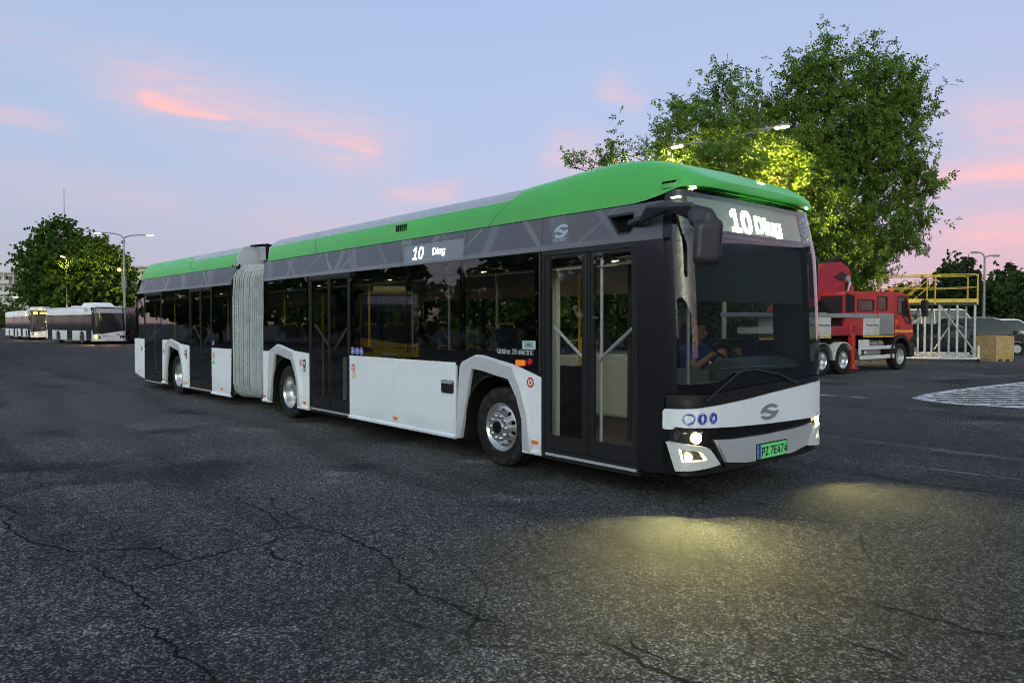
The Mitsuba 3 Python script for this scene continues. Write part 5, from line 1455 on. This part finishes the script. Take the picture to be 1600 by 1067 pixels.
def car(label, o, f, L, W, Hh, paint, roof, belt=.92, van=False, rails=False, seed=0):
    M = frame(o, f)
    k = thing('parked_car', label, 'car', 'cars parked on the right')
    r = .33
    ax = (L * .20, L * .80)
    x0, x1 = roof
    lower = [(.0, .42), (.02, .75), (.12, belt), (x0[0], belt + .02), (x1[1], belt), (L - .25, belt - (.05 if van else .10)), (L - .04, .66), (L, .38), (L - .05, .22), (.06, .24)]
    body = Polygon(lower).buffer(.05).buffer(-.05)
    for a in ax:
        body = body.difference(Point(a, r).buffer(r + .06))
    gh = Polygon([(x0[0], belt), (x0[1], Hh - .05), (x0[1] + .25, Hh), (x1[0] - .3, Hh - .01), (x1[0], Hh - .07), (x1[1], belt)])

    def fn(u, v, d):
        t = d / W
        tum = np.clip((v - belt) / (Hh - belt), 0, 1)
        fr = np.clip((np.abs(u - L / 2) - L * .36) / (L * .14), 0, 1)
        s = 1 - .26 * tum ** 1.2 - .12 * fr ** 2 - .05 * np.clip((.5 - v) / .3, 0, 1)
        return put(M, np.c_[u, W / 2 + (t - .5) * W * s, v])

    def crown(pl):
        m = crs(pl).extrude(W).refine_to_length(.22)
        m = tm(m)
        v = np.asarray(m.vertices)
        return trimesh.Trimesh(fn(v[:, 0], v[:, 1], v[:, 2]), m.faces, process=False)
    obj('body', crown(body), paint, k, smooth=40)
    obj('roof', crown(gh), paint, k, smooth=40)
    side = gh.buffer(-.07)
    mid = (x0[1] + x1[0]) / 2
    for a, b in ((x0[0] - .1, mid - .55), (mid - .48, mid + .36), (mid + .43, x1[1] + .2)):
        w = side.intersection(sbox(a, belt + .05, b, Hh - .12))
        if w.area > .02:
            for d0, d1 in ((-.006, .01), (W - .01, W + .006)):
                m = tm(crs(w).extrude(d1 - d0).refine_to_length(.2))
                v = np.asarray(m.vertices)
                obj('side_window', trimesh.Trimesh(fn(v[:, 0], v[:, 1], v[:, 2] + d0), m.faces, process=False), 'm_dark_glass', k, smooth=30)
    for nm, (xa, za), (xb, zb) in (('windscreen', (x1[1] + .012, belt + .05), (x1[0] + .03, Hh - .10)), ('rear_window', (x0[0] - .012, belt + .08), (x0[1] - .03, Hh - .10))):
        q = []
        for x, z, s in ((xa, za, .08), (xb, zb, .12)):
            q += [fn(np.array([x]), np.array([z]), np.array([W * s]))[0], fn(np.array([x]), np.array([z]), np.array([W * (1 - s)]))[0]]
        obj(nm, (np.array(q), np.array([[0, 1, 3, 2]])), 'm_dark_glass', k, smooth=False)
    for a in ax:
        for y in (.0, W - .22):
            t = trimesh.creation.cylinder(radius=r, height=.22, sections=28)
            h = trimesh.creation.cylinder(radius=r * .64, height=.235, sections=20)
            v, vh = np.asarray(t.vertices), np.asarray(h.vertices)
            wk = obj('wheel', trimesh.Trimesh(put(M, np.c_[a + v[:, 0], y + .13 + v[:, 2], r + v[:, 1]]), t.faces, process=False), 'm_rubber', k)
            obj('rim', trimesh.Trimesh(put(M, np.c_[a + vh[:, 0], y + .13 + vh[:, 2], r + vh[:, 1]]), h.faces, process=False), 'm_alloy', wk)
    obj('headlight', [trimesh.Trimesh(put(M, m.vertices), m.faces, process=False) for m in (bx(L - .22, L - .03, .12, .42, .60, .74, .03), bx(L - .22, L - .03, W - .42, W - .12, .60, .74, .03))], 'm_chrome', k, kind='stuff')
    obj('wing_mirror', trimesh.Trimesh(put(M, bx(x1[1] - .45, x1[1] - .25, -.12, .06, belt + .05, belt + .2, .03).vertices), bx(0, 1, 0, 1, 0, 1, .1).faces, process=False), 'm_black', k)
    obj('door_handle', [trimesh.Trimesh(put(M, bx(x, x + .16, -.012, .02, belt - .14, belt - .11, .004).vertices), bx(0, 1, 0, 1, 0, 1, .1).faces, process=False) for x in (mid - .35, mid + .5)], 'm_chrome', k, kind='stuff')
    if rails:
        obj('roof_rail', [trimesh.Trimesh(put(M, np.asarray(m.vertices)), m.faces, process=False) for m in (tube([[x0[1] + .1, W * .16, Hh], [x0[1] + .25, W * .16, Hh + .06], [x1[0] - .3, W * .16, Hh + .05], [x1[0] - .1, W * .16, Hh - .02]], .022),)], 'm_rail', k)
    return k


mat('m_car_navy', (0.010, 0.016, 0.028), 0.22, coat=1.0)
mat('m_car_black', (0.008, 0.009, 0.011), 0.2, coat=1.0)
mat('m_car_white', (0.72, 0.73, 0.75), 0.25, coat=0.8)
car('dark navy parked car seen through the legs of the work platform', (20.0, 38.9), (.82, -.57), 4.7, 1.82, 1.70, 'm_car_navy', ((.25, .85), (2.95, 3.95)), belt=1.0)
car('black parked people carrier with a roof rail behind the chipboard crate', (23.9, 42.2), (.82, -.57), 5.1, 1.9, 1.98, 'm_car_black', ((.1, .35), (3.3, 4.35)), belt=1.12, van=True, rails=True)
car('white parked van at the right edge behind the black people carrier', (29.2, 49.0), (.85, -.52), 5.2, 1.95, 2.02, 'm_car_white', ((.1, .3), (3.7, 4.7)), belt=1.15, van=True)
car('long white minibus parked in the row behind the navy car', (28.9, 56.5), (.97, -.22), 6.8, 2.1, 2.82, 'm_car_white', ((.08, .25), (5.2, 6.0)), belt=1.45, van=True)

# ------------------------------------------------------------------ parked city buses


def city_bus(label, o, f, L, body, disp=None, front_disp=None, beams=0.0, turn=0.0, wheels=(2.7, 8.6), group=None, doors=((.5, 1.7), (5.0, 6.3), (10.2, 11.4)), roofbox=True, skirt=None):
    """o: near front corner on the ground, f: heading; near side is its right-hand side"""
    M = frame(o, f)
    k = thing('city_bus', label, 'bus', group or 'city buses parked on the left')
    W = 2.5

    def B(m):
        m = tm(m)
        return trimesh.Trimesh(put(M, m.vertices), m.faces, process=False)

    def near(x, z, d):
        t = np.clip((z - 2.5) / .5, 0, 1.2)
        return put(M, np.stack([x, -d + .10 * t ** 2, z], -1))

    def front(y, z, d):
        c = (y - W / 2) / (W / 2)
        x = .0 - .10 * c ** 2 - .22 * np.clip((np.abs(c) - .8) / .2, 0, 1) ** 2 - .10 * np.clip((z - 1.2) / 1.8, 0, 1) ** 1.5
        return put(M, np.stack([x + d, y, z], -1))
    prof = Polygon([(.02, .30), (W - .02, .30), (W, .5), (W, 2.55), (W - .12, 2.95), (W - .4, 3.08), (.4, 3.08), (.12, 2.95), (.0, 2.55), (.0, .5)])
    arches = [Polygon(ring_pts(-w, .48, .60, 0, 180, 16) + [(-w - .6, .2), (-w + .6, .2)]) for w in wheels]
    side = sbox(-L, .30, -.30, 1.12)
    for a in arches:
        side = side.difference(a)
    for a, b in doors:
        side = side.difference(sbox(-b, .2, -a, 1.2))
    obj('side_panel', ex(side, -.05, .0, near), body, k)
    obj('cantrail', ex(sbox(-L, 2.42, -.30, 3.0), -.05, .0, near, fine=.4), body, k)
    nb = unary_union([sbox(-L + .08, 1.12, -.30, 2.42)])
    pos = [-.30] + [-(.3 + (L - .4) * q / 6) for q in range(1, 7)]
    for a, b in zip(pos[1:], pos[:-1]):
        obj('window', ex(sbox(a + .03, 1.12, b - .02, 2.42), -.04, -.008, near), 'm_dark_glass', k)
    for a, b in doors:
        d = obj('door', ex(sbox(-b, .32, -a, 2.40), -.05, -.002 if False else .004, near), 'm_black', k)
        for c0, c1 in ((-b + .06, -(a + b) / 2 - .05), (-(a + b) / 2 + .05, -a - .06)):
            obj('door_glass', ex(rrect(c0, c1, .5, 2.3, .03), .005, .010, near), 'm_dark_glass', d)
    for w in wheels:
        for y in (.03, W - .33):
            t = trimesh.creation.cylinder(radius=.48, height=.30, sections=32)
            h = m3.Manifold.revolve(m3.CrossSection([np.array([(0, .05), (.12, .05), (.2, .08), (.27, .0), (.3, .0), (.3, .2), (0, .2)])]), 28)
            v, vh = np.asarray(t.vertices), np.asarray(tm(h).vertices)
            q = obj('wheel', trimesh.Trimesh(put(M, np.c_[-w + v[:, 0], y + .15 + v[:, 2], .48 + v[:, 1]]), t.faces, process=False), 'm_rubber', k)
            obj('rim', trimesh.Trimesh(put(M, np.c_[-w + vh[:, 0], y - .01 + vh[:, 2], .48 + vh[:, 1]]), tm(h).faces, process=False), 'm_steel', q)
    core = ex(prof.buffer(-.055), .35, L - .05, lambda u, v, d: put(M, np.stack([-d, u, v], -1)))
    obj('shell', core, 'm_matte', k)
    obj('roof', ex(Polygon([(.05, 2.99), (.14, 3.02), (.4, 3.10), (W - .4, 3.10), (W - .14, 3.02), (W - .05, 2.99)]), .12, L, lambda u, v, d: put(M, np.stack([-d, u, v], -1))), body, k, smooth=40)
    obj('far_side', B(bx(-L, -.3, W - .04, W + .004, .30, 3.0)), body, k)
    obj('rear', B(bx(-L - .03, -L + .02, .02, W - .02, .30, 3.0, .02)), body, k)
    # the face
    fp = Polygon([(.0, .28), (W, .28), (W, 1.12), (1.9, 1.05), (1.2, .95), (.7, .86), (.0, .84)])
    obj('front_panel', ex(fp, -.06, .0, front, fine=.15), body, k, smooth=40)
    scr = Polygon([(.0, .85), (.7, .87), (1.2, .96), (1.9, 1.06), (W, 1.13), (W, 3.0), (.0, 3.0)])
    obj('windscreen', ex(scr, -.06, -.004, front, fine=.15), 'm_dark_glass', k, smooth=40)
    obj('front_shell', ex(sbox(.02, .3, W - .02, 2.95), -.30, -.10, front, fine=.3), 'm_matte', k)
    if front_disp:
        d = obj('front_display', ex(sbox(.12, 2.55, W - .12, 2.90), -.002, .004, front, fine=.2), 'm_matte' if front_disp != 'blind' else 'm_silver', k)
        if front_disp != 'blind':
            obj('led_number', ex(sbox(.22, 2.60, .62, 2.86), .006, .012, front, fine=.2), 'm_ink', d, emitter=lamp((1.0, .55, .05), .40))
            obj('led_text', ex(unary_union([sbox(.80 + .13 * q, 2.62, .90 + .13 * q, 2.82 + .03 * (q % 2)) for q in range(12)]), .006, .012, front, fine=.2), 'm_ink', d, emitter=lamp((1.0, .55, .05), .35))
    if disp:
        obj('side_display', ex(rrect(disp[0], disp[1], 2.50, 2.74, .02), .0, .008, near), 'm_matte' if disp[2] == 0 else 'm_ink', k, **({'emitter': lamp((1.0, .5, .08), disp[2])} if disp[2] else {}))
    for s in (0, 1):
        y = lambda a: a if s == 0 else W - a
        h = obj('headlight', ex(Polygon([(y(.10), .52), (y(.55), .50), (y(.50), .70), (y(.10), .74)]), .0, .012, front, fine=.1), 'm_black', k)
        em = {'emitter': lamp((1.0, .93, .6), beams)} if beams else {}
        obj('lamp_bulb', ex(Polygon(ring_pts(y(.38), .60, .075, 0, 345, 16)), .014, .03, front), 'm_chrome' if not beams else 'm_ink', h, **em)
        if s == 0:
            em = {'emitter': lamp((1.0, .30, .03), turn * 2)} if turn else {}
            obj('turn_lamp', ex(Polygon(ring_pts(y(.20), .62, .11, 0, 345, 16)), .014, .03, front), 'm_orange', h, **em)
        if (beams or turn) and s == 0:
            p_ = front(np.array([.3]), np.array([.6]), np.array([.1]))[0]
            d_ = M[:3, 0] + M[:3, 1] * -.2 + [0, 0, -.18]
            scene[fresh('bus_lamp_beam')] = {'type': 'spot', 'intensity': rgb([v * (30.0 if turn else 22.0) for v in ((1.0, .36, .05) if turn else (1.0, .93, .55))]), 'cutoff_angle': 70.0, 'beam_width': 20.0, 'to_world': T().look_at(origin=p_.tolist(), target=(p_ + d_).tolist(), up=[0, 0, 1])}
        obj('mirror', B(hull(([.18, y(-.12), 2.55], .07), ([.2, y(-.14), 2.1], .08))), 'm_black', k, smooth=True)
        obj('mirror_arm', B(tube([[-.15, y(.1), 2.85], [.1, y(-.05), 2.85], [.18, y(-.12), 2.6]], .03)), 'm_black', k)
    obj('number_plate', ex(sbox(.98, .36, 1.52, .47), .002, .012, front, fine=.2), 'm_plain_white', k)
    obj('plate_frame', ex(sbox(.95, .335, 1.55, .36), .002, .012, front, fine=.2), 'm_black', k)
    obj('maker_badge', ex(at(emblem(1.2), 1.85, .80), .002, .01, front), 'm_emblem', k)
    obj('front_lettering', text_on('BUS', .09, front, .95, .72, .002, True) if False else ex(unary_union([sbox(.62 + .07 * q, .66, .67 + .07 * q, .72) for q in range(6)]), .002, .008, front), 'm_ink', k)
    for s in (1, -1):
        obj('wiper', tube(front(W / 2 + np.array([.2, .2 + .7 * s]) * 1.0, np.array([1.02, 1.3]), np.array([.03, .03])), .012, 5), 'm_black', k)
    if roofbox:
        obj('roof_unit', B(m3.Manifold.batch_hull([hull(([-1.2, .6, 3.1], .10), ([-1.2, 1.9, 3.1], .10), ([-4.2, .55, 3.1], .10), ([-4.2, 1.95, 3.1], .10)), hull(([-1.8, .6, 3.36], .06), ([-1.8, 1.9, 3.36], .06), ([-3.9, .6, 3.36], .06), ([-3.9, 1.9, 3.36], .06))])), body, k, smooth=40)
        obj('roof_hatch', B(bx(-7.6, -6.2, .7, 1.8, 3.08, 3.22, .05)), body, k)
        obj('side_vent', ex(rrect(-2.2, -1.2, 2.66, 2.90, .02), .0, .01, near), 'm_silver', k)
    return M, k


mat('m_citybus', dirt((0.78, 0.79, 0.80), 0.2, 0.8, low=.8), 0.3, coat=0.5)
mat('m_maroon', dirt((0.13, 0.018, 0.022), 0.2, 0.8), 0.3, coat=0.5)
city_bus('white city bus with glowing orange turn lamp, nearest in the parked pair', (-33.4, 59.0), (.74, -.67), 11.8, 'm_citybus', front_disp='blind', turn=1.6)
MB, kb = city_bus('white city bus with amber destination display and lit headlight, farther left', (-48.3, 74.2), (.66, -.75), 17.5, 'm_citybus', disp=(-3.4, -2.2, .35), front_disp='led', beams=9.0, wheels=(2.7, 8.6, 14.5))
city_bus('dark maroon bus mostly hidden behind the tail of the articulated bus', (-30.6, 61.0), (.74, -.67), 11.8, 'm_maroon', roofbox=False)

# ------------------------------------------------------------------ housing blocks far behind the trees
mat('m_render', dirt((0.50, 0.49, 0.48), 0.3, 0.4), 0.85)
mat('m_render_cream', dirt((0.58, 0.54, 0.44), 0.25, 0.3), 0.85)
mat('m_balcony', dirt((0.60, 0.60, 0.60), 0.3, 0.6), 0.8)


def block(label, x0, x1, y, h, storeys, bay, wall, balconies):
    k = thing('housing_block', label, 'building', 'housing blocks far behind the yard')
    d = 12
    obj('wall', bx(x0, x1, y, y + d, 0, h, .02), wall, k)
    obj('roof', bx(x0 - .6, x1 + .6, y - .9, y + d + .6, h + .01, h + .55, .05), 'm_balcony', k)
    st = (h - .6) / storeys
    n = int((x1 - x0 - 1) / bay)
    for f in range(storeys):
        z = .8 + f * st
        for b in range(n):
            xa = x1 - .8 - (b + 1) * bay + .5
            w = obj('window', bx(xa + .15, xa + bay * .42, y - .03, y + .05, z + .75, z + 2.1), 'm_dark_glass', k)
            obj('frame', [bx(xa + .07, xa + bay * .42 + .08, y - .06, y - .04, z + 2.1, z + 2.18), bx(xa + .07, xa + bay * .42 + .08, y - .06, y - .04, z + .67, z + .75)], 'm_balcony', w, kind='stuff')
            obj('balcony_door', bx(xa + bay * .52, xa + bay * .72, y - .03, y + .05, z + .02, z + 2.1), 'm_dark_glass', k)
            if balconies and b % 2 == 0:
                p = obj('balcony', bx(xa + bay * .45, xa + bay * 1.35, y - 1.15, y - 1.05, z, z + 1.0), 'm_balcony', k)
                obj('balcony_slab', bx(xa + bay * .45, xa + bay * 1.35, y - 1.15, y - .01, z - .14, z - .01), 'm_balcony', p)
            if balconies:
                obj('band', bx(xa - .1, xa + .1, y - .9, y - .035, z - .3, z + st - .32), 'm_balcony', k)
    return k


block('pale flat-roofed housing block with balconies at the left edge', -178.0, -137.5, 215.0, 16.2, 5, 4.6, 'm_render', True)
block('cream housing block end wall between the left tree and the articulated bus', -101.0, -84.0, 190.0, 16.0, 5, 5.2, 'm_render_cream', False)
for nm, x_, D_, r_, zt_, sd_ in (('low shrub under the housing block at the far left edge', 8, 105, 2.2, 4.4, 41), ('pale shrub just left of the dense round tree', 30, 112, 1.6, 3.6, 42), ('thin pale young tree between the left lamp and the articulated bus', 204, 88, 1.3, 6.2, 43)):
    X, _z = px(x_, 0, D_)
    tree('shrub', nm, [(X, zt_ * .65, r_, zt_ * .33), (X + .5 * r_, zt_ * .5, r_ * .7, zt_ * .3)], D_, (X, D_, 0), 'm_leaf_far', sd_, 160, .5, .4, 1, 7, .7, .4, .07, jit=.1)

# ------------------------------------------------------------------ the yard out of frame, seen in the panes; halls and left trees added to darken them
for i, (x, y, f) in enumerate((((-22.4), 16.0, (.95, -.31)), (-26.6, 30.4, (.80, -.60)), (-30.5, 38.6, (.80, -.60)))):
    city_bus(['yellow city bus parked at the left of the yard', 'yellow city bus parked farther down the left row', 'yellow city bus parked last in the left row'][i], (x, y), f, 11.8, 'm_yellow_bus', front_disp='blind')
mat('m_yellow_bus', dirt((0.62, 0.44, 0.03), 0.2, 0.8), 0.3, coat=0.5)
rg = np.random.default_rng(77)
spots = [(-48, 4), (-50, 15), (-49, 27), (-54, 40), (-14, 52), (-6, 50), (1.5, 51), (6, 50), (10.5, 49), (15, 48.5), (19.5, 48)]  # first four: unseen trees added so the side windows reflect dark
for i, (x, y) in enumerate(spots):
    far = i >= 4
    h = rg.uniform(5.0, 5.8) if far else (rg.uniform(8.5, 11) if x < 0 else rg.uniform(13, 15.5))
    w = 4.6 if far else (7.2 if x < 0 else 7.0)
    lob = [(x + rg.uniform(-.4, .4) * w * .4, h * a, w * b, h * .2) for a, b in ((.8, .5), (.6, .8), (.4, .95), (.24, .95))]
    tree('yard_tree', ('dark bushy tree standing behind the articulated bus, seen dimly through its windows' if far else 'unseen tree added along the left edge of the yard to darken bus window reflections'), lob, y, (x, y, 0), 'm_leaf_far', 100 + i, 420, .75, .6, 1, 8, .9, .35, .16, jit=.1, group='bushes behind the articulated bus' if far else 'unseen trees added around the yard')

mat('m_hall_white', dirt((0.50, 0.49, 0.46), 0.3, 0.3), 0.7)
hk_ = thing('added_pale_hall', 'low pale hall added unseen behind the viewer to dim the corner glass reflection', 'building')  # unseen, added to cut the low sky glow in the curved corner glass
obj('wall', bx(-62, 26, -52, -40, 0, 6.4), 'm_hall_white', hk_)
obj('roof', bx(-62.5, 26.5, -52.5, -39.5, 6.42, 6.7, .05), 'm_cladding', hk_)
for q in range(10):
    obj('gate', bx(-32 + 5.8 * q, -28 + 5.8 * q, -39.98, -39.92, .02, 4.4), 'm_cladding', hk_)
mat('m_cladding', dirt((0.10, 0.11, 0.12), 0.3, 0.3), 0.6)
hk_ = thing('added_dark_hall', 'long dark hall added unseen at right to darken the windscreen reflection', 'building')  # unseen, added to give the windscreen an even dark reflection
obj('wall', bx(36, 58, -22, 29, 0, 11.0), 'm_cladding', hk_)
obj('roof', bx(35.6, 58.4, -22.4, 29.4, 11.02, 11.3, .05), 'm_balcony', hk_)
for q in range(6):
    obj('gate', bx(35.93, 35.99, -19 + 8 * q, -14 + 8 * q, .02, 5.0), 'm_box_grey', hk_)
    for w_ in range(4):
        obj('gate_panel', bx(35.90, 35.925, -18.95 + 8 * q, -14.05 + 8 * q, .06 + 1.24 * w_, 1.26 + 1.24 * w_), 'm_cladding', hk_)
